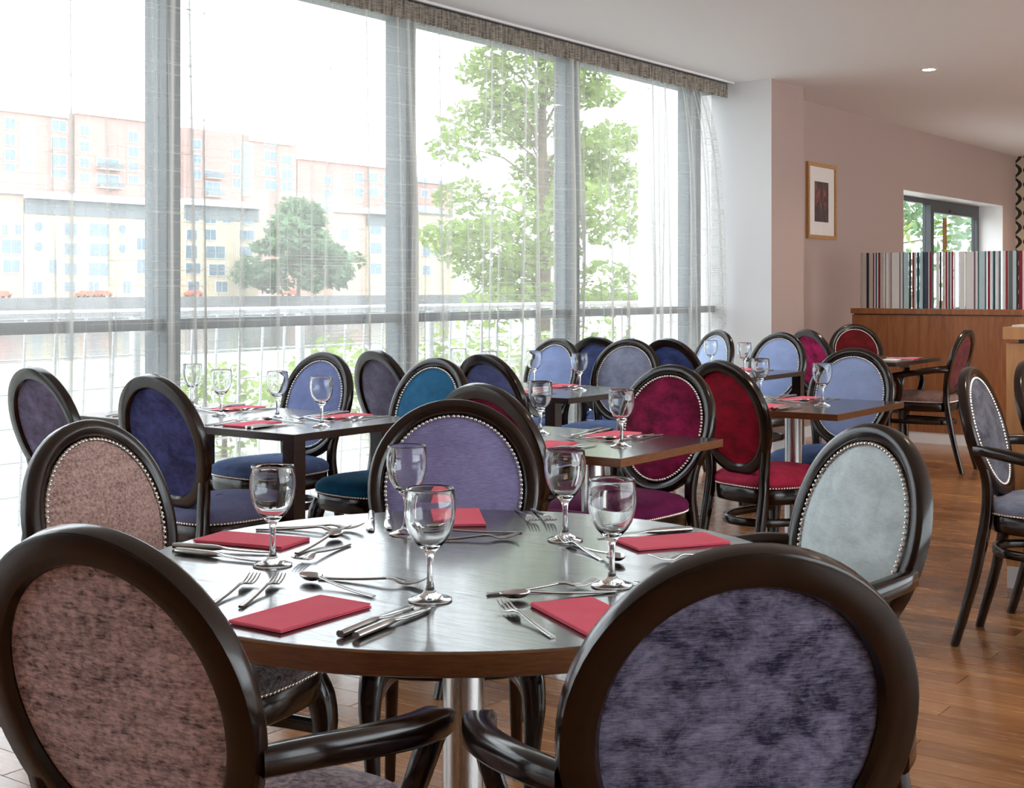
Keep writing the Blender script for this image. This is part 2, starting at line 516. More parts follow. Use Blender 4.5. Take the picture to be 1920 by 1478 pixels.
# ------------------------------------------------------------------ glazing
w1 = struct(empty('window_1', (XW, 0, 0)), 'floor to ceiling glazing behind sheer curtains')
MUL = [4.08 + 1.655 * k for k in range(-3, 4)]
def part(par, name, x0, x1, y0, y1, z0, z1, mat):
    o = MB().box(x0 - par.location.x, x1 - par.location.x, y0 - par.location.y, y1 - par.location.y, z0 - par.location.z, z1 - par.location.z).build(name, mat, par, smooth=False)
    return o
for y in MUL:
    part(w1, 'mullion', XW - .10, XW + .05, y - .04, y + .04, 0, 2.72, M['mullion'])
ends = [YG] + MUL + [PIER_Y0]
for a, b in zip(ends[:-1], ends[1:]):
    a2 = a + (.04 if a in MUL else 0); b2 = b - (.04 if b in MUL else 0)
    part(w1, 'transom', XW - .04, XW + .03, a2, b2, 1.055, 1.105, M['mullion'])
    part(w1, 'pane', XW - .008, XW + .004, a2, b2, .06, 1.055, M['pane'])
    part(w1, 'pane', XW - .008, XW + .004, a2, b2, 1.105, 2.72, M['pane'])
part(w1, 'head_rail', XW - .10, XW + .05, YG, PIER_Y0, 2.72, CEIL, M['mullion'])
part(w1, 'sill_rail', XW - .10, XW + .05, YG, PIER_Y0, -.01, .06, M['mullion'])
# window in the recess
w2 = struct(empty('window_2', (XR - .32, WY0, WZ0)), 'grey framed window in the white recess')
xx0, xx1 = XR - .34, XR - .27
part(w2, 'frame_head', xx0, xx1, WY0, WY1, WZ1 - .055, WZ1 - e, M['dark_frame'])
part(w2, 'frame_foot', xx0, xx1, WY0, WY1, WZ0 + .02, WZ0 + .07, M['dark_frame'])
part(w2, 'frame_stile', xx0, xx1, WY0 + e, WY0 + .05, WZ0 + .07, WZ1 - .055, M['dark_frame'])
part(w2, 'frame_stile', xx0, xx1, WY1 - .07, WY1 - e, WZ0 + .07, WZ1 - .055, M['dark_frame'])
part(w2, 'mullion', xx0, xx1 + .02, 14.40, 14.50, WZ0 + .07, WZ1 - .055, M['dark_frame'])
part(w2, 'sash_head', xx0, xx1 + .02, 14.50, WY1 - .07, WZ1 - .14, WZ1 - .055, M['dark_frame'])
part(w2, 'vent_bar', xx1 + .02, xx1 + .04, 15.0, 15.75, WZ1 - .115, WZ1 - .095, M['dark_frame'])
part(w2, 'pane', XR - .31, XR - .302, WY0 + .05, 14.40, WZ0 + .07, WZ1 - .055, M['pane'])
part(w2, 'pane', XR - .31, XR - .302, 14.50, WY1 - .07, WZ0 + .07, WZ1 - .14, M['pane'])
# added band of windows, out of view, letting in fill daylight
w3 = struct(empty('added_fill_window', (XE + .07, RY0, RZ0)), 'added unseen band of windows letting fill daylight into the room')
ny = 8
for k in range(ny + 1):
    y = RY0 + (RY1 - RY0 - .06) * k / ny
    part(w3, 'mullion', XE + .04, XE + .11, y, y + .06, RZ0, RZ1, M['mullion'])
    if k < ny: part(w3, 'pane', XE + .07, XE + .08, y + .06, RY0 + (RY1 - RY0 - .06) * (k + 1) / ny, RZ0, RZ1, M['pane'])

# ------------------------------------------------------------------ sheer curtains
def curtain(name, label, y0, y1, seed, gather=None, gather_end=None):
    rnd = random.Random(seed)
    root = empty(name, (XC, (y0 + y1) / 2, 0))
    tag(root, label, 'curtain', 'sheer curtains along the glazing')
    yc = (y0 + y1) / 2
    pleats = []
    y = y0 + .05
    while y < y1 - .02:
        pleats.append((y, rnd.uniform(.012, .026), rnd.uniform(.018, .05) * rnd.choice((1, 1, -.8)), rnd.uniform(-.10, .10), rnd.uniform(0, 6.28)))
        y += rnd.choice((.07, .11, .16, .2, .26)) * rnd.uniform(.8, 1.3)
    ny = max(12, int((y1 - y0) / .011)); zs = [CEIL - .115 - i * (CEIL - .130) / 34 for i in range(35)]
    extra = [p for p in (3.46, 4.00, 4.06, 5.58, 5.64, 7.18, 7.24, 8.18) if y0 < p < y1]
    for p in extra: pleats.append((p, .030, .045, rnd.uniform(-.06, .10), rnd.uniform(0, 6.28)))
    vs, fs, gat = [], [], []
    for j, z in enumerate(zs):
        t = 1 - z / (CEIL - .115)
        grow = .35 + .65 * min(1, t * 1.6)
        for i in range(ny + 1):
            yy = y0 + (y1 - y0) * i / ny
            x = .010 * math.sin(yy * 9.0 + seed) * grow
            for (p, w, a, dr, ph) in pleats:
                c = p + dr * t + .012 * math.sin(3.5 * t + ph)
                q = (yy - c) / (w * (1.25 - .4 * t))
                if abs(q) < 3.2: x += a * grow * math.exp(-q * q)
            gg = 0.0
            for (p, w, a, dr, ph) in pleats:
                c = p + dr * t + .012 * math.sin(3.5 * t + ph)
                q = (yy - c) / (w * .42)
                if abs(q) < 3: gg += math.exp(-q * q) * min(1, abs(a) / .035)
            gat.append(min(1, gg))
            yo = yy
            if gather is not None:
                pull = math.exp(-t * 7.0) * .35
                yo = yy + (gather - yy) * pull
            x = max(-.075, min(.055, x))
            vs.append((x, yo - yc, z))
    n1 = ny + 1
    for j in range(len(zs) - 1):
        for i in range(ny):
            a = j * n1 + i; fs.append((a, a + 1, a + n1 + 1, a + n1))
    dr_ = MB().add(vs, fs).build('drape', M['sheer'], root, angle=180)
    dr_.data.attributes.new('gather', 'FLOAT', 'POINT').data.foreach_set('value', gat)
    # gathered heading band
    vs, fs = [], []
    n2 = max(12, int((y1 - y0) / .009))
    zz = [CEIL - .016, CEIL - .03, CEIL - .06, CEIL - .095, CEIL - .118]
    for z in zz:
        for i in range(n2 + 1):
            yy = y0 + (y1 - y0) * i / n2
            x = .012 + .009 * math.sin(yy * 150 + 2.5 * math.sin(yy * 23)) + .004 * math.sin(yy * 61)
            vs.append((x, yy - yc, z))
    for j in range(len(zz) - 1):
        for i in range(n2):
            a = j * (n2 + 1) + i; fs.append((a, a + 1, a + n2 + 2, a + n2 + 1))
    MB().add(vs, fs).build('heading', M['heading'], root, angle=180)
    MB().box(-.012, .010, y0 - yc, y1 - yc, CEIL - .016, CEIL).build('track', M['dark_frame'], root, smooth=False)
    return root
curtain('sheer_curtain', 'long sheer linen curtain gathered along the glazing, widest of the three', 1.05, 8.215, 3)
curtain('sheer_curtain', 'narrow sheer curtain hanging against the white pier', 8.225, 9.32, 11, gather=8.35)
curtain('sheer_curtain', 'sheer linen curtain nearest the viewer along the glazing', YG + .02, 1.04, 5)

# ------------------------------------------------------------------ chairs
OA, OB, ZT, TILT, OK_ = .213, .236, .964, R(16), .05
ZC = ZT - OB * math.cos(TILT)
YB = -.235
def on_back(t, w, dp, sc=1.0):
    u = (OA - w) * math.sin(t) * (1 + OK_ * math.cos(t)) * sc
    q = (OB - w) * math.cos(t) * sc
    return (u, YB - q * math.sin(TILT) + dp * math.cos(TILT), ZC + q * math.cos(TILT) + dp * math.sin(TILT))
def studs(points, normals, r=.0052):
    m = MB()
    for p, n in zip(points, normals):
        p = Vector(p); n = Vector(n).normalized()
        ref = Vector((0, 0, 1)) if abs(n.z) < .9 else Vector((1, 0, 0))
        a = (ref - n * ref.dot(n)).normalized(); b = n.cross(a)
        vs = []
        for k in range(6):
            c, s_ = math.cos(k * math.pi / 3), math.sin(k * math.pi / 3)
            vs.append(p + (a * c + b * s_) * r)
        for k in range(6):
            c, s_ = math.cos(k * math.pi / 3), math.sin(k * math.pi / 3)
            vs.append(p + (a * c + b * s_) * r * .68 + n * r * .62)
        vs.append(p + n * r * .88)
        fs = []
        for k in range(6):
            j = (k + 1) % 6
            fs.append((k, j, 6 + j, 6 + k)); fs.append((6 + k, 6 + j, 12))
        m.add(vs, fs)
    return m
def seat_outline(grow=0.0, n=44):
    """rounded trapezium, wider and bowed at the front"""
    pts = []
    for k in range(n):
        a = 2 * math.pi * k / n
        c, s_ = math.cos(a), math.sin(a)
        e = 2 / 3.4
        x = math.copysign(abs(c) ** e, c); y = math.copysign(abs(s_) ** e, s_)
        hw = .194 + .014 * y
        pts.append(((hw + grow) * x, (.008) + (.216 + grow) * y + (.018 * (1 - x * x) if y > 0 else 0)))
    return pts
def resample(pts, step):
    out = []; acc = 0.0
    n = len(pts)
    for i in range(n):
        a, b = Vector(pts[i]), Vector(pts[(i + 1) % n]); L = (b - a).length
        while acc < L:
            out.append(tuple(a + (b - a) * (acc / L))); acc += step
        acc -= L
    return out
CH = {}
def chair_meshes():
    N = 64
    sec = [(0, -.010), (0, .008), (.004, .0145), (.013, .018), (.024, .016), (.031, .012), (.0345, .0135), (.038, .010), (.041, .002), (.047, -.003),
           (.0475, -.009), (.041, -.0175), (.039, -.018), (.004, -.0175), (.0008, -.0155)]
    CH['back_frame'] = MB().rings([[on_back(2 * math.pi * k / N, w, d) for w, d in sec] for k in range(N)], closed=True).mesh('back_frame', M['frame_wood'], angle=38)
    def disc(w, d0, d1, sgn):
        rings = [[on_back(2 * math.pi * k / 48, w, d0 + (d1 - d0) * (1 - s_ ** 2.2), s_) for k in range(48)] for s_ in (1, .96, .88, .75, .58, .38, .18)]
        m = MB(); m.rings(rings, False, False); b = len(m.v)
        m.v.append(on_back(0, w, d1, 0.0)); last = b - 48
        for k in range(48): m.f.append((last + k, last + (k + 1) % 48, b)); m.mi.append(0)
        return m
    CH['back_pad'] = disc(.0415, .008, .024, 1).mesh('back_pad', F['navy'], angle=180)
    CH['back_panel'] = disc(.046, -.006, -.011, -1).mesh('back_panel', F['navy'], angle=180)
    per = [on_back(2 * math.pi * k / 400, .0445, .0) for k in range(400)]
    L = sum((Vector(per[i]) - Vector(per[i - 1])).length for i in range(400)); cnt = int(L / .0112)
    acc = 0; pts = []; nxt = 0
    for i in range(400):
        if acc >= nxt and len(pts) < cnt:
            t = 2 * math.pi * i / 400; pts.append(on_back(t, .0445, .0115)); nxt += L / cnt
        acc += (Vector(per[(i + 1) % 400]) - Vector(per[i])).length
    nn = [(0, math.cos(TILT), math.sin(TILT))] * len(pts)
    CH['back_nailheads'] = studs(pts, nn).mesh('back_nailheads', M['nail'], angle=80)
    # seat
    o = seat_outline()
    CH['seat_rail'] = MB().rings([[(x, y, z) for x, y in seat_outline(gw)] for gw, z in ((-.006, .405), (0, .411), (0, .462), (-.004, .466))]).mesh('seat_rail', M['frame_wood'], angle=50)
    lay = [(.000, .466), (.006, .474), (.008, .487), (.002, .502), (-.016, .515), (-.05, .525), (-.09, .531), (-.14, .5345), (-.19, .536)]
    m = MB(); m.rings([[(x, y, z) for x, y in seat_outline(gw)] for gw, z in lay])
    CH['seat'] = m.mesh('seat', F['navy'], angle=180)
    rp = resample(o, .0112)
    cx, cy = 0, .012
    ns = []; ps = []
    for i, p in enumerate(rp):
        a = Vector(rp[i - 1]); b = Vector(rp[(i + 1) % len(rp)]); t = (b - a)
        n_ = Vector((t.y, -t.x, 0)).normalized()
        ns.append(n_); ps.append((p[0] + n_.x * .0045, p[1] + n_.y * .0045, .4705))
    CH['seat_nailheads'] = studs(ps, ns).mesh('seat_nailheads', M['nail'], angle=80)
    for sgn, nm in ((-1, 'a'), (1, 'b')):
        # rear leg with its post, one curved timber from the oval to the floor
        p = bez([(sgn * .173, -.213, .664), (sgn * .161, -.203, .618), (sgn * .150, -.196, .566), (sgn * .146, -.196, .512), (sgn * .149, -.200, .455), (sgn * .151, -.214, .37), (sgn * .155, -.250, .20), (sgn * .162, -.305, 0)], 6)
        sz = lerp_sizes([(.026, .024), (.034, .031), (.038, .034), (.036, .035), (.036, .037), (.036, .038), (.031, .033), (.026, .027)], len(p))
        CH['rear_' + nm] = MB().sweep(p, sz, (1, 0, 0), .35).mesh('leg', M['frame_wood'], angle=50)
        p = bez([(sgn * .166, .176, .430), (sgn * .174, .190, .390), (sgn * .178, .198, .335), (sgn * .174, .194, .25), (sgn * .170, .186, .12), (sgn * .169, .184, 0)], 6)
        sz = lerp_sizes([(.050, .050), (.054, .054), (.048, .048), (.036, .036), (.029, .029), (.027, .027)], len(p))
        CH['front_' + nm] = MB().sweep(p, sz, (1, 0, 0), .4).mesh('leg', M['frame_wood'], angle=50)
        p = bez([(sgn * .202, -.222, .690), (sgn * .236, -.165, .690), (sgn * .258, -.07, .678), (sgn * .262, .03, .662), (sgn * .252, .105, .650), (sgn * .240, .148, .640)], 6)
        sz = lerp_sizes([(.028, .034), (.032, .036), (.036, .038), (.042, .040), (.046, .040), (.040, .034)], len(p))
        CH['arm_' + nm] = MB().sweep(p, sz, (1, 0, 0), .35).mesh('arm', M['frame_wood'], angle=50)
        p = bez([(sgn * .244, .120, .640), (sgn * .236, .098, .590), (sgn * .216, .100, .535), (sgn * .200, .120, .480), (sgn * .194, .145, .440)], 6)
        sz = lerp_sizes([(.030, .040), (.028, .036), (.028, .036), (.030, .042), (.034, .050)], len(p))
        CH['support_' + nm] = MB().sweep(p, sz, (1, 0, 0), .35).mesh('arm_support', M['frame_wood'], angle=50)
    p = bez([(-.166, .185, .330), (-.168, .08, .330), (-.150, -.06, .330), (-.098, -.165, .330), (0, -.205, .330), (.098, -.165, .330), (.150, -.06, .330), (.168, .08, .330), (.166, .185, .330)], 5)
    CH['stretcher'] = MB().sweep(p, (.030, .020), (0, 0, 1), .3).mesh('stretcher', M['frame_wood'], angle=50)
chair_meshes()

def chair(kind, label, x, y, deg, fabric, seat=None, arms=False, group=None):
    root = empty(kind, (x, y, 0), R(deg))
    tag(root, label, 'chair', group)
    def p(n, key, m=None, par=root):
        o = link(n, CH[key], par)
        if m is not None: setmat(o, m)
        return o
    seat = seat or fabric
    bf = p('back_frame', 'back_frame')
    p('back_pad', 'back_pad', F[fabric]); p('back_panel', 'back_panel', F[fabric])
    tag(p('back_nailheads', 'back_nailheads'), kind='stuff')
    s_ = p('seat', 'seat', F[seat]); tag(p('seat_nailheads', 'seat_nailheads'), kind='stuff')
    p('seat_rail', 'seat_rail')
    for k in ('front_a', 'front_b', 'rear_a', 'rear_b'): p('leg', k)
    p('stretcher', 'stretcher')
    if arms:
        for k in ('a', 'b'):
            a = p('arm', 'arm_' + k); p('arm_support', 'support_' + k, None, a)
    return root
G1, G2, G3, G4, G5, G6, G7, G8 = ('chairs around the round table', 'chairs at the long table by the curtains', 'chairs at the small brown table', 'chairs at the small table by the aisle',
    'chairs at the second long table', 'chairs at the third long table', 'chairs at the table by the wooden partition', 'chairs in front of the oak counter')
SC, AC = 'medallion_side_chair', 'medallion_armchair'
chair(AC, 'mauve ribbed chenille armchair at the round table, back to the viewer', -1.419, 1.309, 9.8, 'mauve_chenille', 'mauve_chenille', True, G1)
chair(AC, 'mottled purple crushed velvet armchair at the round table, back to the viewer', -.879, 1.586, 45.5, 'purple_crushed', 'purple_crushed', True, G1)
chair(SC, 'rose taupe twill chair with nailheads and a dark tweed seat at the round table', -2.161, 1.873, -79.3, 'rose_taupe', 'tweed_seat', False, G1)
chair(SC, 'lavender linen chair facing the viewer across the round table', -1.963, 2.471, 218.0, 'lavender', 'lavender', False, G1)
chair(AC, 'pale aqua grey velvet armchair beside the round table', -1.205, 2.487, 148.1, 'aqua_grey', 'aqua_grey', True, G1)
chair(SC, 'smoky purple chair nearest the curtains, back to the viewer at the long table', -4.246, 3.240, -3.3, 'smoke_purple', 'smoke_purple', False, G2)
chair(SC, 'navy velvet chair with a grape seat, back to the viewer at the long table', -3.565, 3.205, -1.9, 'navy', 'grape_seat', False, G2)
chair(SC, 'periwinkle chair in front of the curtains at the far side of the nearest long table', -4.205, 4.075, 176.8, 'periwinkle', 'blue_seat', False, G2)
chair(SC, 'bright teal velvet chair behind the lavender chair', -3.498, 3.975, 174.1, 'teal', 'teal_seat', False, G2)
chair(SC, 'slate purple chair between the periwinkle chair and the teal chair, back to the viewer', -4.079, 4.940, -14.0, 'slate_purple', None, False, G5)
chair(SC, 'indigo velvet chair right behind the teal chair, back to the viewer', -3.499, 4.975, -11.0, 'indigo', None, False, G5)
chair(SC, 'dark framed chair mostly hidden behind the lavender chair, back to the viewer', -2.420, 3.500, -5.3, 'burgundy', 'plum_seat', False, G3)
chair(SC, 'sky periwinkle chair with pale nailheads at the second long table, nearest the curtains', -4.343, 6.055, 168.3, 'sky_periwinkle', 'blue_seat', False, G5)
chair(SC, 'storm blue chair peeping out behind the sky periwinkle chair and the silver grey one', -4.218, 6.918, 0, 'storm_blue', None, False, G6)
chair(SC, 'silver grey velvet chair facing the viewer behind the burgundy chair', -3.860, 6.147, 182.6, 'silver_grey', 'blue_seat', False, G5)
chair(SC, 'royal blue chair between the silver grey chair and the crimson chair, back to the viewer', -3.707, 6.912, -7, 'royal_blue', None, False, G6)
chair(SC, 'ice blue chair below the end of the curtains by the white pier', -4.337, 7.867, 153.4, 'ice_blue', None, False, G6)
chair(SC, 'burgundy velvet chair with nailheads facing the viewer at the small brown table', -2.485, 4.085, 172.8, 'burgundy', 'plum_seat', False, G3)
chair(SC, 'crimson velvet chair with a rosy seat, back to the viewer at the aisle table', -2.371, 5.046, -18.7, 'crimson', 'crimson_seat', False, G4)
chair(SC, 'pale periwinkle chair in front of the magenta chair', -3.715, 7.640, 169.2, 'pale_periwinkle', None, False, G6)
chair(SC, 'magenta velvet chair, back to the viewer, behind the pale periwinkle chair', -3.652, 8.845, -25.6, 'magenta', None, False, G7)
chair(SC, 'misty blue chair facing the viewer at the aisle table with one wine glass', -2.457, 5.785, 175.7, 'misty_blue', 'blue_seat', False, G4)
chair(AC, 'dark red armchair against the wooden partition', -3.82, 9.78, -137, 'dark_red', 'dark_red', True, G7)
chair(AC, 'maroon armchair with a taupe seat seen side on before the wooden partition', -3.219, 9.278, 90.6, 'maroon_brown', 'taupe_seat', True, G7)
chair(AC, 'charcoal velvet armchair turned sideways in the aisle', -1.243, 4.920, -87.6, 'charcoal', 'grey_seat', True, G8)
chair(AC, 'plum velvet armchair cut off by the picture edge before the oak counter', -1.206, 5.490, -93.7, 'plum', 'plum', True, G8)

# ------------------------------------------------------------------ tables
TH = .75
def round_table(x, y, r):
    root = empty('round_table', (x, y, 0)); tag(root, 'round pedestal table with a glossy dark top and brown edge, nearest the viewer', 'table')
    MB().lathe([(r - .003, TH - .004), (r - .003, TH - .0005), (r - .006, TH)], 120).build('table_top', M['table_top'], root, smooth=False)
    MB().lathe([(r - .03, TH - .036), (r - .004, TH - .036), (r, TH - .033), (r, TH - .003), (r - .003, TH - .0005), (r - .01, TH - .0045)], 120).build('edge_band', M['table_edge_brown'], root, angle=40)
    MB().lathe([(.0375, .02), (.0375, TH - .036)], 40).build('column', M['steel_column'], root, angle=40)
    MB().lathe([(.11, TH - .0405), (.11, TH - .0365)], 32).build('top_plate', M['dark_frame'], root, angle=40)
    MB().lathe([(.30, 0), (.30, .012), (.28, .018), (.06, .024)], 56).build('base', M['steel_column'], root, angle=40)
round_table(-1.517, 1.94, .60)
def sq_table(label, x0, x1, y0, y1, edge, legs, name='dining_table', group=None):
    cx, cy = (x0 + x1) / 2, (y0 + y1) / 2
    root = empty(name, (cx, cy, 0)); tag(root, label, 'table', group)
    hx, hy = (x1 - x0) / 2, (y1 - y0) / 2
    t = .026
    MB().box(-hx + .002, hx - .002, -hy + .002, hy - .002, TH - .006, TH).build('table_top', M['table_top'], root, smooth=False)
    b = .0015
    m = MB()
    m.rings([[(sx * (hx - i), sy * (hy - i), z) for sx, sy in ((-1, -1), (1, -1), (1, 1), (-1, 1))] for i, z in ((b, TH - t), (0, TH - t + b), (0, TH - b), (b, TH - .0004))], False, False)
    m.box(-hx + b, hx - b, -hy + b, hy - b, TH - t, TH - .0062)
    m.build('edge_band', M[edge], root, smooth=False)
    if legs:
        for sx in (-1, 1):
            for sy in (-1, 1):
                lx, ly = sx * (hx - .028), sy * (hy - .028)
                if (sx, sy) == (1, 1) and legs == 'inset': ly = hy - .225
                if (sx, sy) == (1, -1) and legs == 'set in': lx = hx - .10
                MB().box(lx - .027, lx + .027, ly - .027, ly + .027, 0, TH - t).build('leg', M['table_edge_dark'], root, smooth=False)
    else:
        cc = (0, (.083 if y0 < 4 else 0), 0)
        MB().lathe([(.0375, .02), (.0375, TH - t)], 32, cc).build('column', M['steel_column'], root, angle=40)
        MB().lathe([(.16, 0), (.16, .012), (.15, .018), (.05, .024)], 40, cc).build('base', M['steel_column'], root, angle=40)
    return root
TA = (-4.53, -3.30, 3.292, 3.99)
TB = (-2.78, -2.07, 3.387, 4.032)
TC = (-2.80, -2.10, 5.058, 5.79)
TD = (-4.50, -3.38, 5.085, 5.80)
TE = (-4.50, -3.345, 6.86, 7.56)
TG = (-4.30, -3.22, 8.72, 9.62)
sq_table('long dark table by the curtains, laid with four glasses', *TA, 'table_edge_dark', 'inset')
sq_table('small brown edged table with steel column between the lavender and burgundy chairs', *TB, 'table_edge_brown', False)
sq_table('small brown edged table with steel column between the crimson and misty blue chairs', *TC, 'table_edge_brown', False)
sq_table('long dark table between the indigo chair and the silver grey chair', *TD, 'table_edge_dark', 'set in')
sq_table('long dark table between the royal blue chair and the pale periwinkle chair', *TE, 'table_edge_dark', True)
sq_table('dark table before the wooden partition, beside the maroon armchair', *TG, 'table_edge_dark', False)

# ------------------------------------------------------------------ tableware
TW = {}
def ware_meshes():
    def handle(m, y0, y1, w0, w1, arch=.004):
        p = [(0, y0 + (y1 - y0) * k / 8, .0022 + arch * (k / 8) ** 2) for k in range(9)]
        sz = [(w0 + (w1 - w0) * k / 8, .0038) for k in range(9)]
        m.sweep(p, sz, (1, 0, 0), .45)
    m = MB(); handle(m, -.10, .028, .0085, .0058, .008)
    m.sweep(bez([(0, .026, .0100), (0, .038, .0098), (0, .050, .0062), (0, .058, .0046)], 3), lerp_sizes([(.0058, .0034), (.013, .003), (.022, .0026), (.0235, .0022)], 10), (1, 0, 0), .4)
    for i in range(4):
        x = -.0099 + i * .0066
        m.sweep([(x, .056, .0048), (x, .070, .0050), (x, .085, .0085), (x * .97, .098, .0140)], [(.0036, .0022), (.0034, .0022), (.003, .002), (.0016, .0014)], (1, 0, 0), .4)
    TW['fork'] = m.mesh('fork', M['cutlery'], angle=50)
    m = MB()
    p = [(0, -.105 + .1 * k / 8, .0058) for k in range(9)]
    m.sweep(p, [(.0125, .0098)] + [(.0135, .0112)] * 6 + [(.0120, .0100), (.0095, .0070)], (1, 0, 0), .6)
    m.sweep([(0, -.006, .0058), (0, .004, .0054), (.001, .014, .005), (.002, .05, .004), (.002, .08, .0034), (.000, .097, .003), (-.004, .106, .0028)],
            [(.0095, .006), (.011, .0035), (.0165, .0022), (.0185, .0018), (.0175, .0016), (.011, .0014), (.003, .001)], (1, 0, 0), .4)
    TW['knife'] = m.mesh('knife', M['cutlery'], angle=50)
    m = MB(); handle(m, -.10, .045, .0085, .0055, .009)
    rings = []
    for s_, dz in ((1.0, 0.0), (.86, -.0042), (.62, -.0075), (.3, -.0092)):
        rings.append([(.0170 * s_ * math.cos(a), .068 + .0255 * s_ * math.sin(a) * (1 + .1 * math.sin(a)), .0115 + dz) for a in [2 * math.pi * k / 20 for k in range(20)]])
    inner = [[(x * .97, .068 + (y - .068) * .97, z + .0012) for x, y, z in r] for r in rings]
    m.rings(rings[::-1] + inner, False, True)
    TW['spoon'] = m.mesh('spoon', M['cutlery'], angle=60)
    prof = [(0.0, .0), (.033, .0), (.0355, .0012), (.0350, .0028), (.024, .0062), (.0125, .0110), (.0072, .0180), (.0052, .030), (.0048, .050), (.0056, .068), (.0085, .0765),
            (.0160, .0840), (.0260, .0945), (.0345, .1090), (.0395, .1260), (.0415, .1420), (.0408, .1580), (.0388, .1760), (.0380, .1790), (.0372, .1792), (.0368, .1770),
            (.0390, .1580), (.0397, .1420), (.0378, .1268), (.0328, .1105), (.0245, .0965), (.0140, .0870), (.0, .0842)]
    m = MB()
    n = 48
    rings = [[(r * math.cos(2 * math.pi * k / n), r * math.sin(2 * math.pi * k / n), z) for k in range(n)] for r, z in prof[1:-1]]
    m.rings(rings, False, False)
    b = len(m.v); m.v += [(0, 0, 0), (0, 0, prof[-1][1])]
    L = len(rings)
    for k in range(n):
        j = (k + 1) % n
        m.f.append((j, k, b)); m.mi.append(0); m.f.append(((L - 1) * n + k, (L - 1) * n + j, b + 1)); m.mi.append(0)
    TW['wine_glass'] = m.mesh('wine_glass', M['glass'], angle=180)
    m = MB()
    rnd = random.Random(2)
    for i in range(4):
        ox, oy, rz = rnd.uniform(-.0016, .0016), rnd.uniform(-.0016, .0016), rnd.uniform(-.012, .012)
        mt = Matrix.Translation((ox, oy, 0)) @ Matrix.Rotation(rz, 4, 'Z')
        z0 = .0002 + i * .0015; lift = .0012 if i < 3 else 0
        w, l = .052, .100
        vs = []
        for z in (z0, z0 + .0013):
            for (x, y, dz) in ((-w, -l, .0), (w, -l, lift), (w, l, 0), (-w, l, .0)): vs.append(mt @ Vector((x, y, z + dz * .4)))
        m.add(vs, [(0, 3, 2, 1), (4, 5, 6, 7), (0, 1, 5, 4), (1, 2, 6, 5), (2, 3, 7, 6), (3, 0, 4, 7)])
    m.box(-.0535, -.0505, -.099, .099, .0006, .0056)
    TW['napkin'] = m.mesh('napkin', M['napkin'], smooth=False)
ware_meshes()
NAMES = {'fork': 'table_fork', 'knife': 'table_knife', 'spoon': 'dessert_spoon', 'wine_glass': 'wine_glass', 'napkin': 'paper_napkin'}
CATS = {'fork': 'fork', 'knife': 'knife', 'spoon': 'spoon', 'wine_glass': 'wine glass', 'napkin': 'napkin'}
GRP = {'fork': 'forks laid on the tables', 'knife': 'knives laid on the tables', 'spoon': 'spoons laid on the tables', 'wine_glass': 'wine glasses on the tables', 'napkin': 'red paper napkins on the tables'}
def ware(kind, label, x, y, rz, z=TH + .0004):
    o = link(NAMES[kind], TW[kind]); o.location = (x, y, z); o.rotation_euler = (0, 0, rz)
    return tag(o, label, CATS[kind], GRP[kind])
def from_to(kind, label, a, b, z=TH + .0004):
    """handle end a, tip b"""
    dx, dy = b[0] - a[0], b[1] - a[1]; L = math.hypot(dx, dy)
    half = {'fork': .10, 'knife': .105, 'spoon': .10}[kind]
    ux, uy = dx / L, dy / L
    return ware(kind, label, a[0] + ux * half, a[1] + uy * half, math.atan2(-dx, dy), z)
# round table, place by place
P1, P2, P3, P4, P5 = 'mauve chenille armchair', 'rose taupe chair', 'lavender chair', 'aqua grey armchair', 'purple crushed velvet armchair'
ware('napkin', 'folded red napkin laid before the ' + P1, -1.477, 1.489, R(2))
ware('napkin', 'folded red napkin laid before the ' + P2, -1.984, 1.863, R(-76))
ware('napkin', 'folded red napkin laid before the ' + P3, -1.819, 2.307, R(42))
ware('napkin', 'folded red napkin laid before the ' + P4, -1.311, 2.336, R(-32))
ware('napkin', 'folded red napkin laid before the ' + P5, -1.115, 1.735, R(59))
ware('wine_glass', 'empty wine glass at the front of the round table, nearest the viewer', -1.382, 1.681, 0)
ware('wine_glass', 'empty wine glass beside the napkin of the ' + P2, -1.784, 1.726, 0)
ware('wine_glass', 'empty wine glass standing before the ' + P3 + ', behind the nearest glass', -1.790, 2.103, 0)
ware('wine_glass', 'empty wine glass on the round table between the lavender and aqua grey chairs', -1.494, 2.236, 0)
ware('wine_glass', 'empty wine glass on the round table half hidden by the purple armchair', -1.203, 1.941, 0)
from_to('knife', 'knife nearest the napkin before the ' + P1, (-1.337, 1.425), (-1.373, 1.628))
from_to('knife', 'outer knife of the pair before the ' + P1, (-1.312, 1.431), (-1.344, 1.630))
from_to('fork', 'fork nearest the napkin before the ' + P1, (-1.585, 1.466), (-1.678, 1.642))
from_to('fork', 'outer fork of the pair before the ' + P1, (-1.627, 1.438), (-1.712, 1.615))
from_to('spoon', 'dessert spoon above the napkin of the ' + P1, (-1.465, 1.640), (-1.655, 1.672))
from_to('fork', 'dessert fork above the napkin of the ' + P1, (-1.636, 1.692), (-1.464, 1.748))
from_to('fork', 'fork nearest the napkin of the ' + P2, (-2.066, 1.953), (-1.900, 2.045))
from_to('fork', 'outer fork before the ' + P2, (-2.060, 1.985), (-1.895, 2.078))
from_to('spoon', 'dessert spoon above the napkin of the ' + P2, (-1.818, 1.820), (-1.885, 2.015))
from_to('fork', 'dessert fork above the napkin of the ' + P2, (-1.800, 1.945), (-1.752, 1.750))
from_to('knife', 'knife nearest the napkin of the ' + P2, (-2.052, 1.726), (-1.860, 1.798))
from_to('knife', 'outer knife before the ' + P2, (-2.010, 1.698), (-1.815, 1.730))
from_to('spoon', 'dessert spoon above the napkin of the ' + P3, (-1.609, 2.249), (-1.745, 2.105))
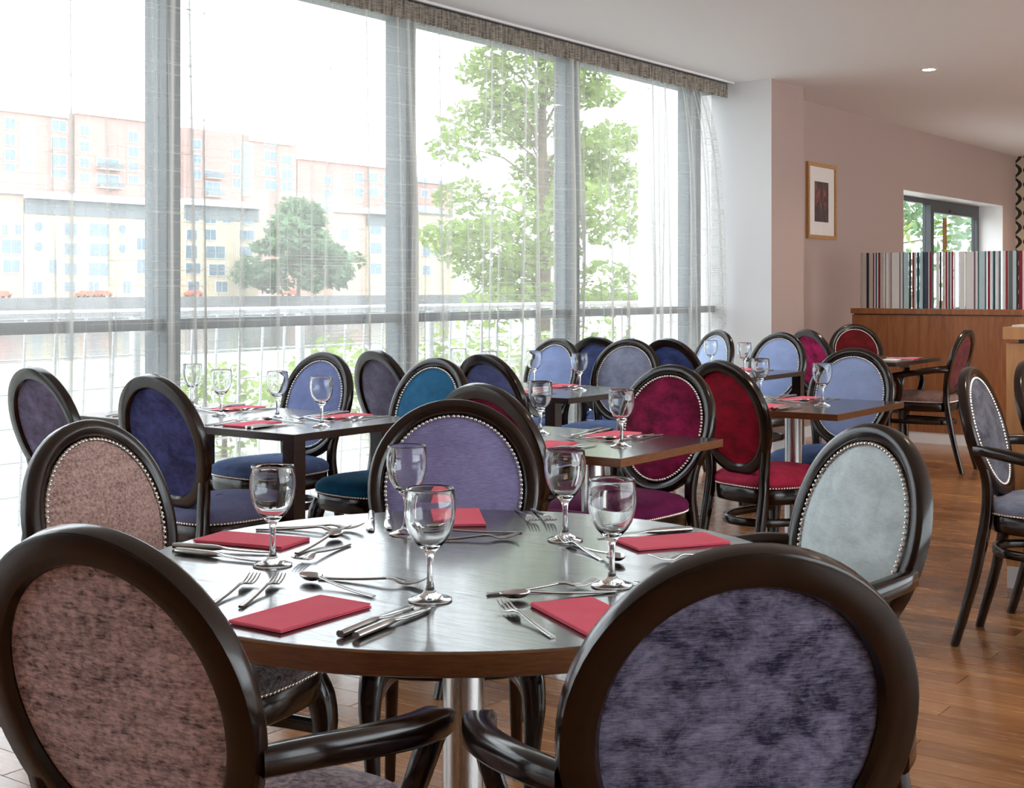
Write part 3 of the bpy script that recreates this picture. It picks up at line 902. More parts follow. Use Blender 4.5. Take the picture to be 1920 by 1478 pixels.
from_to('fork', 'dessert fork above the napkin of the ' + P3, (-1.716, 2.055), (-1.571, 2.192))
from_to('fork', 'fork nearest the napkin of the ' + P3, (-1.785, 2.472), (-1.640, 2.341))
from_to('fork', 'outer fork before the ' + P3, (-1.756, 2.496), (-1.611, 2.362))
from_to('knife', 'knife nearest the napkin of the ' + P3, (-1.985, 2.27), (-1.85, 2.12))
from_to('knife', 'outer knife before the ' + P3, (-2.003, 2.235), (-1.872, 2.088))
from_to('knife', 'knife nearest the napkin of the ' + P4, (-1.339, 2.467), (-1.456, 2.295))
from_to('fork', 'dessert fork above the napkin of the ' + P4, (-1.330, 2.108), (-1.500, 2.229))
from_to('spoon', 'dessert spoon above the napkin of the ' + P4, (-1.450, 2.200), (-1.268, 2.094))
from_to('fork', 'fork nearest the napkin of the ' + P4, (-1.150, 2.316), (-1.242, 2.148))
from_to('fork', 'fork nearest the napkin of the ' + P5, (-1.090, 1.600), (-1.290, 1.727))
from_to('spoon', 'dessert spoon above the napkin of the ' + P5, (-1.172, 1.900), (-1.290, 1.745))
from_to('fork', 'dessert fork above the napkin of the ' + P5, (-1.330, 1.760), (-1.228, 1.915))
from_to('knife', 'knife nearest the napkin of the ' + P5, (-1.010, 1.860), (-1.180, 1.980))

def setting(who, x, y, deg, glass=True, cut=3, seed=0, nap=True):
    """a place laid at the table edge point x,y for someone facing deg (0 = +Y)"""
    rnd = random.Random(seed)
    a = R(deg); c, s_ = math.cos(a), math.sin(a)
    def W(u, v): return (x + c * u - s_ * v, y + s_ * u + c * v)
    j = lambda k=.008: rnd.uniform(-k, k)
    if nap:
        p = W(j(), .125 + j()); ware('napkin', 'folded red napkin before the ' + who, *p, a + j(.12))
    if cut >= 1:
        ware('knife', 'knife nearest the napkin before the ' + who, *W(.082 + j(.004), .125 + j()), a + j(.08))
        ware('fork', 'fork nearest the napkin before the ' + who, *W(-.090 + j(.004), .125 + j()), a + j(.08))
    if cut >= 2:
        ware('knife', 'outer knife before the ' + who, *W(.112 + j(.004), .122 + j()), a + j(.08))
        ware('fork', 'outer fork before the ' + who, *W(-.125 + j(.004), .122 + j()), a + j(.08))
    if cut >= 3:
        ware('spoon', 'dessert spoon above the napkin before the ' + who, *W(j(), .270 + j(.005)), a + R(90) + j(.12))
        ware('fork', 'dessert fork above the napkin before the ' + who, *W(j(), .300 + j(.004)), a - R(90) + j(.12))
    if glass:
        gx, gy = glass if isinstance(glass, tuple) else W(.19, .24)
        ware('wine_glass', 'empty wine glass at the place of the ' + who, gx, gy, 0)
setting('navy velvet chair', -3.655, TA[2] + .02, 0, (-3.403, 3.532), 3, 1)
setting('smoky purple chair', -4.235, TA[2] + .02, 0, (-4.013, 3.61), 2, 2)
setting('periwinkle chair by the curtains', -4.185, TA[3] - .01, 180, (-4.40, 3.80), 3, 3)
setting('teal velvet chair', -3.60, TA[3] - .01, 180, (-3.759, 3.662), 3, 4)
setting('dark framed chair behind the lavender chair', -2.425, TB[2] + .01, 0, (-2.225, 3.647), 2, 5)
setting('burgundy velvet chair', -2.410, TB[3] - .0, 180, (-2.64, 3.80), 3, 6)
setting('crimson velvet chair', -2.47, TC[2] + .015, 0, (-2.309, 5.40), 2, 7)
setting('misty blue chair', -2.52, TC[3] - .0, 180, (-2.69, 5.60), 3, 8)
setting('indigo velvet chair', -3.72, TD[2] + .02, 0, (-3.600, 5.515), 2, 9)
setting('slate purple chair', -4.28, TD[2] + .02, 0, (-4.06, 5.40), 2, 10)
setting('silver grey chair', -3.82, TD[3] - .01, 180, (-3.93, 5.60), 2, 11)
setting('sky periwinkle chair', -4.31, TD[3] - .01, 180, (-4.38, 5.56), 1, 12)
setting('royal blue chair', -3.66, TE[2] + .02, 0, (-3.52, 7.12), 2, 13)
setting('storm blue chair', -4.20, TE[2] + .02, 0, (-4.02, 7.14), 1, 14)
setting('pale periwinkle chair', -3.66, TE[3] - .01, 180, (-3.83, 7.30), 2, 15)
setting('ice blue chair', -4.26, TE[3] - .01, 180, (-4.43, 7.34), 1, 16)
setting('maroon armchair', TG[1] - .01, 9.25, 90, False, 1, 17)
setting('magenta velvet chair', -3.68, TG[2] + .015, 0, False, 1, 18)
for k, (x, y, l) in enumerate(((-3.36, 9.02, 'white folded card lying on the table by the wooden partition'),)):
    m = MB().box(-.05, .05, -.09, .09, 0, .006)
    o = m.build('menu_card', M['napkin_white'], smooth=False); o.location = (x, y, TH + .0004); o.rotation_euler = (0, 0, R(8))
    tag(o, l, 'card')

# ------------------------------------------------------------------ partition with striped glass
PY = 10.75
pr = empty('booth_partition', (-3.65, PY, 0)); tag(pr, 'walnut partition topped by a striped glass screen', 'partition')
def pbox(name, x0, x1, y0, y1, z0, z1, mat, par=pr):
    return MB().box(x0 + 3.65, x1 + 3.65, y0 - PY, y1 - PY, z0, z1).build(name, mat, par, smooth=False)
pbox('panel', -4.335, -2.975, PY, PY + .10, .088, 1.022, M['walnut_panel'])
pbox('plinth', -4.33, -2.98, PY + .006, PY + .094, 0, .088, M['white_gloss'])
pbox('shadow_gap', -4.325, -2.985, PY + .01, PY + .09, 1.022, 1.031, M['dark_frame'])
pbox('cap', -4.345, -2.965, PY - .012, PY + .112, 1.031, 1.074, M['walnut_panel'])
M['screen_glass'] = pane_mat('pale_screen_glass', (.93, .975, .98), .04, .03)
scr = pbox('glass_screen', -4.285, -2.962, PY + .044, PY + .054, 1.074, 1.53, M['screen_glass'])
pbox('edge_strip', -2.962, -2.952, PY + .040, PY + .058, 1.0, 1.53, plain('teal_edge', srgb(60, 150, 150), .3))
SCOL = {'p': (.62, .52, .44), 'k': srgb(52, 56, 60), 'r': srgb(160, 24, 48), 'w': srgb(252, 254, 255), 't': srgb(24, 100, 116), 'g': srgb(120, 130, 136), 'm': srgb(150, 96, 120), 'b': srgb(214, 240, 248), 'n': srgb(70, 86, 116)}
def film(name, c):
    t = NT(name); n = t.noise(t.coords(rand=False), 20, 2)
    col = t.mix(n, c, tuple(x * .92 for x in c))
    d = t.pbr(col, .3); tl = t.n('BsdfTranslucent'); t.set(tl.inputs['Color'], col)
    mx = t.n('MixShader'); mx.inputs[0].default_value = .35; t.set(mx.inputs[1], d.outputs[0]); t.set(mx.inputs[2], tl.outputs[0])
    return t.done(mx)
SM = {k: film('stripe_film_' + k, v) for k, v in SCOL.items()}
STR = [(-4.277, -4.264, 'p'), (-4.23, -4.208, 'k'), (-4.174, -4.163, 'r'), (-4.163, -4.152, 'w'), (-4.152, -4.14, 't'), (-4.14, -4.129, 'w'), (-4.129, -4.113, 'r'), (-4.085, -4.071, 'w'), (-4.071, -4.066, 't'), (-4.064, -4.044, 'w'), (-4.024, -4.018, 'g'), (-4.016, -3.952, 'w'), (-3.952, -3.944, 'm'), (-3.941, -3.926, 'w'), (-3.925, -3.916, 't'), (-3.915, -3.875, 'b'), (-3.873, -3.855, 'k'), (-3.845, -3.828, 'r'), (-3.828, -3.81, 'w'), (-3.808, -3.787, 't'), (-3.785, -3.762, 'b'), (-3.759, -3.746, 'k'), (-3.746, -3.714, 'n'), (-3.714, -3.706, 'w'), (-3.706, -3.692, 'r'), (-3.652, -3.626, 'w'), (-3.624, -3.609, 'k'), (-3.584, -3.576, 'w'), (-3.576, -3.562, 'r'), (-3.562, -3.553, 'w'), (-3.553, -3.54, 'n'), (-3.54, -3.528, 'w'), (-3.528, -3.513, 'r'), (-3.511, -3.496, 'w'), (-3.471, -3.466, 'g'), (-3.465, -3.422, 'w'), (-3.42, -3.415, 'g'), (-3.415, -3.354, 'w'), (-3.35, -3.342, 'm'), (-3.34, -3.323, 'w'), (-3.32, -3.313, 't'), (-3.311, -3.27, 'b'), (-3.269, -3.255, 'g'), (-3.246, -3.226, 'r'), (-3.223, -3.207, 'w'), (-3.206, -3.186, 't'), (-3.183, -3.163, 'w'), (-3.162, -3.145, 'g'), (-3.131, -3.112, 'w'), (-3.107, -3.092, 'r'), (-3.086, -3.056, 'g'), (-3.054, -3.029, 'b'), (-3.027, -3.014, 'k'), (-3.009, -2.982, 'r'), (-2.981, -2.964, 'w')]
for a, b, c in STR:
    pbox('stripe', a, b, PY + .0425, PY + .044, 1.0745, 1.529, SM[c], scr)

# ------------------------------------------------------------------ oak counter at the right edge
cr = empty('oak_counter', (-.6, 6.0, 0)); tag(cr, 'light oak counter with a thick top behind the charcoal armchair', 'counter')
def cbox(name, x0, x1, y0, y1, z0, z1, mat): return MB().box(x0 + .6, x1 + .6, y0 - 6.0, y1 - 6.0, z0, z1).build(name, mat, cr, smooth=False)
cbox('body', -1.665, .6, 5.79, 6.35, .09, 1.015, M['oak_panel'])
cbox('plinth', -1.66, .6, 5.785, 6.34, 0, .09, M['white_gloss'])
cbox('shadow_gap', -1.62, .6, 5.81, 6.33, 1.015, 1.033, M['dark_frame'])
cbox('counter_top', -1.675, .62, 5.775, 6.37, 1.033, 1.083, M['oak_panel'])
for k, (x, c) in enumerate(((-1.60, (.8, .78, .74)), (-1.47, srgb(190, 40, 60)))):
    o = MB().box(-.045, .045, -.06, .06, 0, .008).build('leaflet', plain('leaflet_paper_%d' % k, c, .6), smooth=False)
    o.location = (x, 5.86, 1.0835); tag(o, ('pale leaflet' if k == 0 else 'red leaflet') + ' lying on the oak counter', 'leaflet')

# ------------------------------------------------------------------ picture on the mauve wall
y0, y1, z0, z1 = 10.60, 11.20, 1.655, 2.295
pf = empty('framed_picture', (XR, (y0 + y1) / 2, (z0 + z1) / 2)); tag(pf, 'oak framed print with a wide pale mount on the mauve wall', 'picture')
hy, hz = (y1 - y0) / 2, (z1 - z0) / 2
m = MB()
fw = .032
m.box(.001, .026, -hy, hy, hz - fw, hz); m.box(.001, .026, -hy, hy, -hz, -hz + fw); m.box(.001, .026, -hy, -hy + fw, -hz + fw, hz - fw); m.box(.001, .026, hy - fw, hy, -hz + fw, hz - fw)
m.build('frame', M['picture_oak'], pf, smooth=False)
MB().box(.001, .012, -hy + fw, hy - fw, -hz + fw, hz - fw).build('mount', plain('ivory_mount', srgb(226, 216, 208), .8), pf, smooth=False)
def art_mat():
    t = NT('abstract_dark_print')
    v = t.coords((1, 9, 2.6), rand=False)
    n = t.noise(v, 3.0, 4, .6, 1.2)
    sp = t.n('SeparateXYZ'); tc = t.n('TexCoord'); t.t.links.new(tc.outputs['Object'], sp.inputs[0])
    band = t.math('SUBTRACT', 1.0, t.math('MULTIPLY', t.math('ABSOLUTE', t.math('SUBTRACT', sp.outputs[2], .03)), 9.0), True)
    f = t.math('MULTIPLY', t.ramp(n, .5, .66), band, True)
    base = t.mix(t.ramp(n, .4, .7), srgb(58, 46, 46), srgb(96, 76, 70))
    return t.done(t.pbr(t.mix(f, base, srgb(214, 84, 66)), .6))
MB().box(.012, .013, -.145, .145, -.175, .165).build('print', art_mat(), pf, smooth=False)

# ------------------------------------------------------------------ downlights, the seen one and unseen ones added for fill
def downlight(x, y, label, energy):
    root = empty('ceiling_downlight', (x, y, CEIL)); tag(root, label, 'ceiling light', 'recessed ceiling downlights')
    MB().lathe([(.044, -.0005), (.044, -.004), (.056, -.004), (.060, -.0005)], 32).build('trim_ring', M['white_gloss'], root)
    t = NT('lit_lamp_face'); e_ = t.n('Emission'); e_.inputs['Color'].default_value = (1, .86, .66, 1); e_.inputs['Strength'].default_value = 30
    if 'lamp' not in M: M['lamp'] = t.done(e_)
    MB().lathe([(.0005, -.003), (.043, -.003), (.043, -.0008)], 24).build('lamp', M['lamp'], root)
    L = bpy.data.lights.new('downlight_beam', 'SPOT'); L.energy = energy; L.color = (1, .84, .64); L.spot_size = R(120); L.spot_blend = .9; L.shadow_soft_size = .05
    o = bpy.data.objects.new('downlight_beam', L); COL.objects.link(o); o.parent = root; o.location = (0, 0, -.02)
downlight(-3.30, 9.60, 'lit ceiling downlight above the magenta chair', 26)
downlight(-.9, 5.2, 'added fill downlight over the charcoal armchair, out of the picture', 30)  # this lamp and those below are added out of view as fill
downlight(-.9, 9.6, 'added fill downlight over the aisle past the oak counter, out of the picture', 30)
downlight(-.9, 13.6, 'added fill downlight at the far end of the aisle, out of the picture', 30)
downlight(-3.30, 13.6, 'added fill downlight beyond the picture above the window recess', 40)
downlight(-3.9, 15.9, 'added fill downlight beyond the picture by the papered wall', 30)

# ------------------------------------------------------------------ plant in the window recess
pl = empty('climbing_plant', (XR - .15, 14.55, WZ0 + .02)); tag(pl, 'climbing plant on a brown pole in the window recess', 'plant')
MB().lathe([(.05, 0), (.07, .13), (.066, .13), (.06, .115)], 24).build('pot', plain('clay_pot', (.35, .16, .09), .7), pl)
m = MB(); m.tube([(0, 0, .1 + .92 * k / 10) for k in range(11)], [.022 + .003 * (k % 2) for k in range(11)], 8)
m.build('pole', plain('coir_pole', (.30, .14, .05), .9), pl)
rnd = random.Random(4)
def leaf_mat(name, c, tr):
    t = NT(name); v = t.coords(); n = t.noise(v, 3, 2)
    geo = t.n('NewGeometry')
    col = t.mix(geo.outputs['Random Per Island'], tuple(x * .7 for x in c), tuple(min(1, x * 1.25) for x in c))
    d = t.n('BsdfDiffuse'); t.set(d.inputs['Color'], col)
    tl = t.n('BsdfTranslucent'); t.set(tl.inputs['Color'], col)
    mx = t.n('MixShader'); mx.inputs[0].default_value = tr; t.set(mx.inputs[1], d.outputs[0]); t.set(mx.inputs[2], tl.outputs[0])
    return t.done(mx)
M['plant_leaf'] = leaf_mat('bright_leaf', (.34, .58, .06), .5)
for k in range(26):
    a = rnd.uniform(0, 6.28); z = .35 + .66 * k / 26; r = rnd.uniform(.02, .06); s_ = rnd.uniform(.055, .10)
    c_, q_ = math.cos(a), math.sin(a)
    m = MB(); U = Vector((c_, q_, -.35)).normalized(); V = Vector((-q_, c_, 0))
    pts = [Vector((c_ * r, q_ * r, z)) + U * (s_ * u) + V * (s_ * v) for u, v in ((0, 0), (.25, .42), (.7, .36), (1.25, 0), (.7, -.36), (.25, -.42))]
    mid = [Vector((c_ * r, q_ * r, z + .006)) + U * (s_ * .6)]
    m.add(pts + mid, [(0, 1, 6), (1, 2, 6), (2, 3, 6), (3, 4, 6), (4, 5, 6), (5, 0, 6)])
    m.build('leaf', M['plant_leaf'], pl, angle=180)

# ------------------------------------------------------------------ outside
M['paving'] = plain('pale_paving', (.50, .49, .48), .8)
M['river'] = None
t = NT('calm_river_water')
n = t.noise(t.coords((.3, .08, 1), rand=False), 3.0, 3)
M['river'] = t.done(t.pbr((.10, .12, .12), .12, normal=t.bump(n, .15, .05), spec=.5))
struct(MB().box(-7.4, XW - .1, -25, 60, -.30, -.02).build('terrace', M['paving'], smooth=False), 'pale paved terrace outside the glazing')
struct(MB().box(-24, -7.4, -25, 90, -.6, -.28).build('lawn', plain('river_bank_grass', (.40, .40, .34), .9), smooth=False), 'grassy bank below the terrace')
struct(MB().box(-146, -24, -200, 420, -3.4, -3.0).build('river', M['river'], smooth=False), 'pale river')
struct(MB().box(-148, -146, -200, 420, -3.4, -.10).build('quay_wall', plain('grey_quay_stone', (.22, .22, .22), .9), smooth=False), 'grey quay wall across the river')
struct(MB().box(-320, -148, -200, 420, -3.4, -.12).build('far_bank', plain('far_paving', (.4, .38, .36), .9), smooth=False), 'far river bank')
struct(MB().box(-5.62, XW - .02, PIER_Y0 + .12, PIER_Y0 + .42, -.3, 4.0).build('wall_fin', M['wall_white'], smooth=False), 'white outer fin wall beyond the last pane')
# balustrade
br = empty('terrace_balustrade', (-6.35, 6, -.02)); tag(br, 'white terrace balustrade with slim bars outside the glazing', 'railing')
M['rail_white'] = plain('white_rail_paint', (.82, .84, .85), .4)
by0, by1 = 0.5, 15.0
MB().tube([(0, by0 - 6, 1.12), (0, by1 - 6, 1.12)], .024, 10).build('handrail', M['rail_white'], br)
for z in (.16, .34, .52, .70, .88):
    MB().tube([(0, by0 - 6, z), (0, by1 - 6, z)], .0055, 6).build('wire', M['rail_white'], br)
bar = MB().tube([(0, 0, .0), (.03, .025, 1.1)], .0085, 6).mesh('bar', M['rail_white'])
post = MB().sweep([(-.02, 0, 0), (.0, 0, .6), (0, 0, 1.1)], (.05, .05), (0, 1, 0)).mesh('post', M['rail_white'])
k = 0; y = by0
while y < by1:
    o = link('post' if k % 7 == 3 else 'bar', post if k % 7 == 3 else bar, br); o.location = (0, y - 6, 0)
    y += .19; k += 1

def leaves(m, c, rad, n, size, rnd, squash=1.0):
    for _ in range(n):
        while True:
            p = Vector((rnd.uniform(-1, 1), rnd.uniform(-1, 1), rnd.uniform(-1, 1)))
            if p.length <= 1: break
        p = Vector((p.x * rad, p.y * rad, p.z * rad * squash)) + Vector(c)
        a = Vector((rnd.gauss(0, 1), rnd.gauss(0, 1), rnd.gauss(0, .6))).normalized()
        b = a.cross(Vector((rnd.gauss(0, 1), rnd.gauss(0, 1), rnd.gauss(0, 1)))).normalized()
        s_ = size * rnd.uniform(.6, 1.3)
        m.add([p - a * s_, p + b * s_ * .45, p + a * s_, p - b * s_ * .45], [(0, 1, 2, 3)])
M['tree_leaf'] = leaf_mat('pale_green_tree_leaf', (.30, .40, .13), .5)
M['tree_leaf2'] = leaf_mat('grey_green_tree_leaf', (.17, .27, .15), .4)
M['bark'] = plain('grey_bark', (.16, .12, .09), .9)
def tree(name, label, x, y, z0, height, spread, blobs, per, leaf, mat, seed, low=.15):
    rnd = random.Random(seed)
    root = empty(name, (x, y, z0)); tag(root, label, 'tree')
    m = MB(); m.tube([(0, 0, 0), (.04, .03, height * .3), (-.03, .05, height * .6), (.02, .0, height * .92)], [height * .022, height * .018, height * .012, height * .004], 8)
    m.build('trunk', M['bark'], root)
    cr_ = MB(); brm = MB()
    for i in range(blobs):
        t_ = low + (1 - low) * (i + .5) / blobs
        ring = spread * math.sin(math.pi * min(1, .22 + .74 * t_)) * rnd.uniform(.35, 1.0)
        a = rnd.uniform(0, 6.28)
        c = (ring * math.cos(a), ring * math.sin(a), height * t_)
        leaves(cr_, c, spread * rnd.uniform(.22, .38), per, leaf, rnd, .55)
        brm.tube([(0, 0, height * t_ * .82), (c[0] * .5, c[1] * .5, height * t_ * .95), c], [.03, .018, .006], 5)
    brm.build('branches', M['bark'], root)
    tag(cr_.build('crown', mat, root, smooth=False), kind='stuff')
tree('riverside_tree', 'tall pale green tree outside the glazing beside the white pier', -16, 23.1, -.28, 7.6, 2.35, 60, 230, .10, M['tree_leaf'], 5, .14)
tree('riverside_tree', 'broad dusky green tree across the river between the pale buildings', -139.5, 140, -.12, 13.0, 8.0, 40, 120, .75, M['tree_leaf2'], 8, .12)
tree('garden_tree', 'leafy tree seen through the window in the recess', -8.8, 19.6, -.28, 4.6, 1.9, 26, 110, .10, M['tree_leaf'], 12, .2)
tree('garden_tree', 'second leafy tree behind the climbing plant in the recess window', -9.6, 23.5, -.28, 5.2, 2.1, 26, 110, .11, M['tree_leaf2'], 13, .2)
for k, (x, y, h) in enumerate(((-9.3, 8.4, .75), (-9.9, 10.6, .9), (-10.2, 13.2, 1.0), (-10.6, 16.3, 1.1))):
    rnd = random.Random(40 + k); root = empty('bank_shrub', (x, y, -.28))
    tag(root, ('yellow green shrub nearest the viewer behind the balustrade', 'second shrub along the balustrade towards the tall tree', 'third shrub along the balustrade towards the tall tree', 'shrub at the foot of the tall pale tree')[k], 'shrub', 'shrubs on the bank')
    m = MB(); m.tube([(0, 0, 0), (.02, 0, h * .6)], [.03, .012], 6); m.build('stem', M['bark'], root)
    m = MB(); leaves(m, (0, 0, h * .6), h * .75, 420, .07, rnd, .75); tag(m.build('foliage', M['tree_leaf'], root, smooth=False), kind='stuff')

# buildings across the river
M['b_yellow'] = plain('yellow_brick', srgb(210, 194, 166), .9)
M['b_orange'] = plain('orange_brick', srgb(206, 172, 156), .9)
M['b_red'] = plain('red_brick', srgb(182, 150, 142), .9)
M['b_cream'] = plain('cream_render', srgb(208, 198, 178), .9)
M['b_roof'] = plain('white_roof_sheet', srgb(245, 245, 245), .6)
M['b_grey'] = plain('grey_roof', srgb(130, 136, 140), .7)
M['b_win'] = plain('blue_grey_window_glass', srgb(112, 134, 148), .15, 0, .8)
M['b_trim'] = plain('white_window_trim', srgb(225, 228, 228), .6)
M['b_green'] = plain('green_glazing', srgb(140, 184, 176), .2, 0, .8)
BL = [
('Y1',-150,(94.7, 102.3, 0.1, 12.8),[(99.2, 101.9, 5.4, 7.1), (99.4, 101.7, 3.0, 4.6), (99.2, 100.0, 7.7, 8.9), (101.1, 101.9, 7.8, 9.0)]),
('Y2',-150,(102.4, 121.6, 0.0, 12.4),[(103.7, 104.9, 10.7, 11.2), (108.3, 110.1, 7.9, 9.5), (112.2, 115.2, 7.9, 9.6), (108.3, 110.1, 5.4, 6.9), (112.2, 115.2, 5.3, 7.0), (108.3, 110.1, 2.8, 4.3), (112.0, 115.2, 2.7, 4.4), (106.0, 107.1, 3.0, 4.7), (119.8, 121.4, 6.3, 7.9), (119.8, 121.4, 3.1, 5.0), (108.3, 109.9, 0.6, 1.9), (112.0, 113.6, 0.5, 2.0), (117.5, 118.7, 0.4, 2.0), (103.5, 104.9, 0.3, 1.9)]),
('Y3',-150,(128.0, 142.2, 0.0, 12.8),[(128.3, 130.7, 10.6, 11.7), (131.8, 133.8, 10.4, 11.8), (135.1, 136.7, 10.6, 11.9), (138.6, 141.1, 10.5, 12.1), (128.5, 130.3, 7.9, 9.3), (131.8, 133.8, 8.0, 9.5), (138.4, 141.3, 8.2, 9.6), (128.3, 130.3, 5.3, 7.1), (132.0, 135.5, 5.4, 7.1), (138.4, 140.9, 5.7, 7.2), (128.3, 130.9, 3.2, 4.6), (132.6, 135.5, 2.9, 4.5), (138.6, 141.1, 3.0, 4.7), (128.7, 130.7, 0.6, 2.0), (133.9, 136.0, 0.5, 2.0)]),
('Y4a',-150,(158.3, 166.0, -0.1, 13.1),[(160.2, 161.7, 8.9, 10.5), (160.2, 161.7, 5.4, 7.1), (160.2, 161.7, 2.1, 3.8)]),
('Y4b',-150,(166.1, 177.3, -0.1, 13.2),[(167.0, 169.7, 9.9, 11.6), (171.0, 174.0, 10.0, 11.8), (167.0, 169.7, 6.7, 8.5), (171.0, 174.0, 6.8, 8.6), (167.0, 169.7, 3.4, 5.1), (171.0, 174.0, 3.4, 5.2)]),
('Y5',-150,(179.5, 188.9, -0.1, 13.9),[(180.4, 182.4, 10.1, 11.7), (183.3, 185.3, 10.2, 11.8), (180.4, 182.4, 6.6, 8.2), (183.3, 185.3, 6.6, 8.3), (180.4, 182.4, 3.3, 4.9)]),
('R1',-190,(121.7, 138.6, 0.0, 29.9),[(126.3, 128.0, 26.1, 27.8), (126.3, 128.0, 23.6, 25.3), (126.3, 128.0, 21.2, 22.9), (126.3, 128.0, 19.4, 20.6), (129.0, 130.3, 19.6, 28.0), (130.5, 131.7, 19.7, 28.2), (134.8, 137.5, 26.6, 28.3), (134.8, 137.5, 23.8, 25.6), (134.8, 137.5, 21.0, 22.8), (134.8, 137.5, 19.0, 20.4)]),
('R2',-190,(139.2, 154.5, 0.0, 29.8),[(140.2, 141.9, 26.3, 27.9), (140.2, 141.9, 23.7, 25.3), (140.2, 141.9, 21.0, 22.6), (140.2, 141.9, 18.6, 20.0), (143.6, 148.0, 21.6, 22.8), (143.6, 148.0, 18.5, 20.1), (150.0, 152.0, 26.1, 27.8), (150.0, 152.0, 23.6, 25.2), (150.0, 152.0, 21.2, 22.7), (150.0, 152.0, 19.0, 20.3)]),
('R3',-190,(162.1, 190.2, 0.0, 29.7),[(164.3, 166.0, 26.0, 27.7), (164.3, 166.0, 23.3, 25.1), (164.3, 166.0, 20.6, 22.4), (167.0, 170.6, 21.5, 22.4), (167.0, 170.6, 18.3, 20.3), (173.7, 175.5, 25.0, 26.8), (173.7, 175.5, 22.2, 24.0), (173.7, 175.5, 19.7, 21.4), (176.2, 178.7, 18.4, 28.2), (181.7, 184.8, 28.3, 29.4), (181.7, 184.8, 25.3, 27.1), (181.7, 184.8, 22.4, 24.2), (181.7, 184.8, 19.8, 21.6), (186.2, 188.8, 24.8, 26.6), (186.2, 188.8, 22.1, 23.9), (186.2, 188.8, 19.8, 21.5)]),
('R4',-190,(190.5, 218.6, 0.0, 26.2),[(197.7, 199.8, 21.7, 23.4), (197.7, 199.8, 19.0, 20.7), (197.7, 199.8, 17.0, 18.3), (200.7, 202.6, 17.2, 24.1), (206.7, 209.3, 22.7, 24.7), (206.7, 209.3, 19.7, 21.6), (211.2, 213.9, 23.0, 25.0), (211.2, 213.9, 19.9, 21.9), (215.6, 218.0, 22.8, 24.6), (215.6, 218.0, 19.9, 21.7)]),
('R5',-190,(224.6, 239.3, 0.0, 23.9),[(228.1, 230.3, 20.8, 22.4), (232.2, 234.4, 21.0, 22.6)]),
]
INFO = {
 'Y1': ('orange brick riverside house cut off by the picture edge', 'b_orange', 'b_grey'),
 'Y2': ('cream riverside block with round porthole windows and white roof', 'b_yellow', 'b_roof'),
 'Y3': ('cream riverside block with white roof beside the dusky green tree', 'b_yellow', 'b_roof'),
 'Y4a': ('narrow orange riverside house on the far side of the dusky green tree', 'b_orange', 'b_grey'),
 'Y4b': ('cream riverside block with white roof beyond the narrow orange house', 'b_yellow', 'b_roof'),
 'Y5': ('cream riverside block beside the crown of the tall pale tree', 'b_yellow', 'b_grey'),
 'R1': ('red brick apartment tower with a tall glazed bay and curved cream roof', 'b_red', 'b_cream'),
 'R2': ('red brick apartment tower with balconies behind the cream porthole block', 'b_red', 'b_cream'),
 'R3': ('widest red brick apartment block with a green glazed bay', 'b_red', 'b_cream'),
 'R4': ('lower red brick apartment block behind the dusky green tree', 'b_red', 'b_cream'),
 'R5': ('small red brick block farthest along the far bank', 'b_red', 'b_grey'),
}
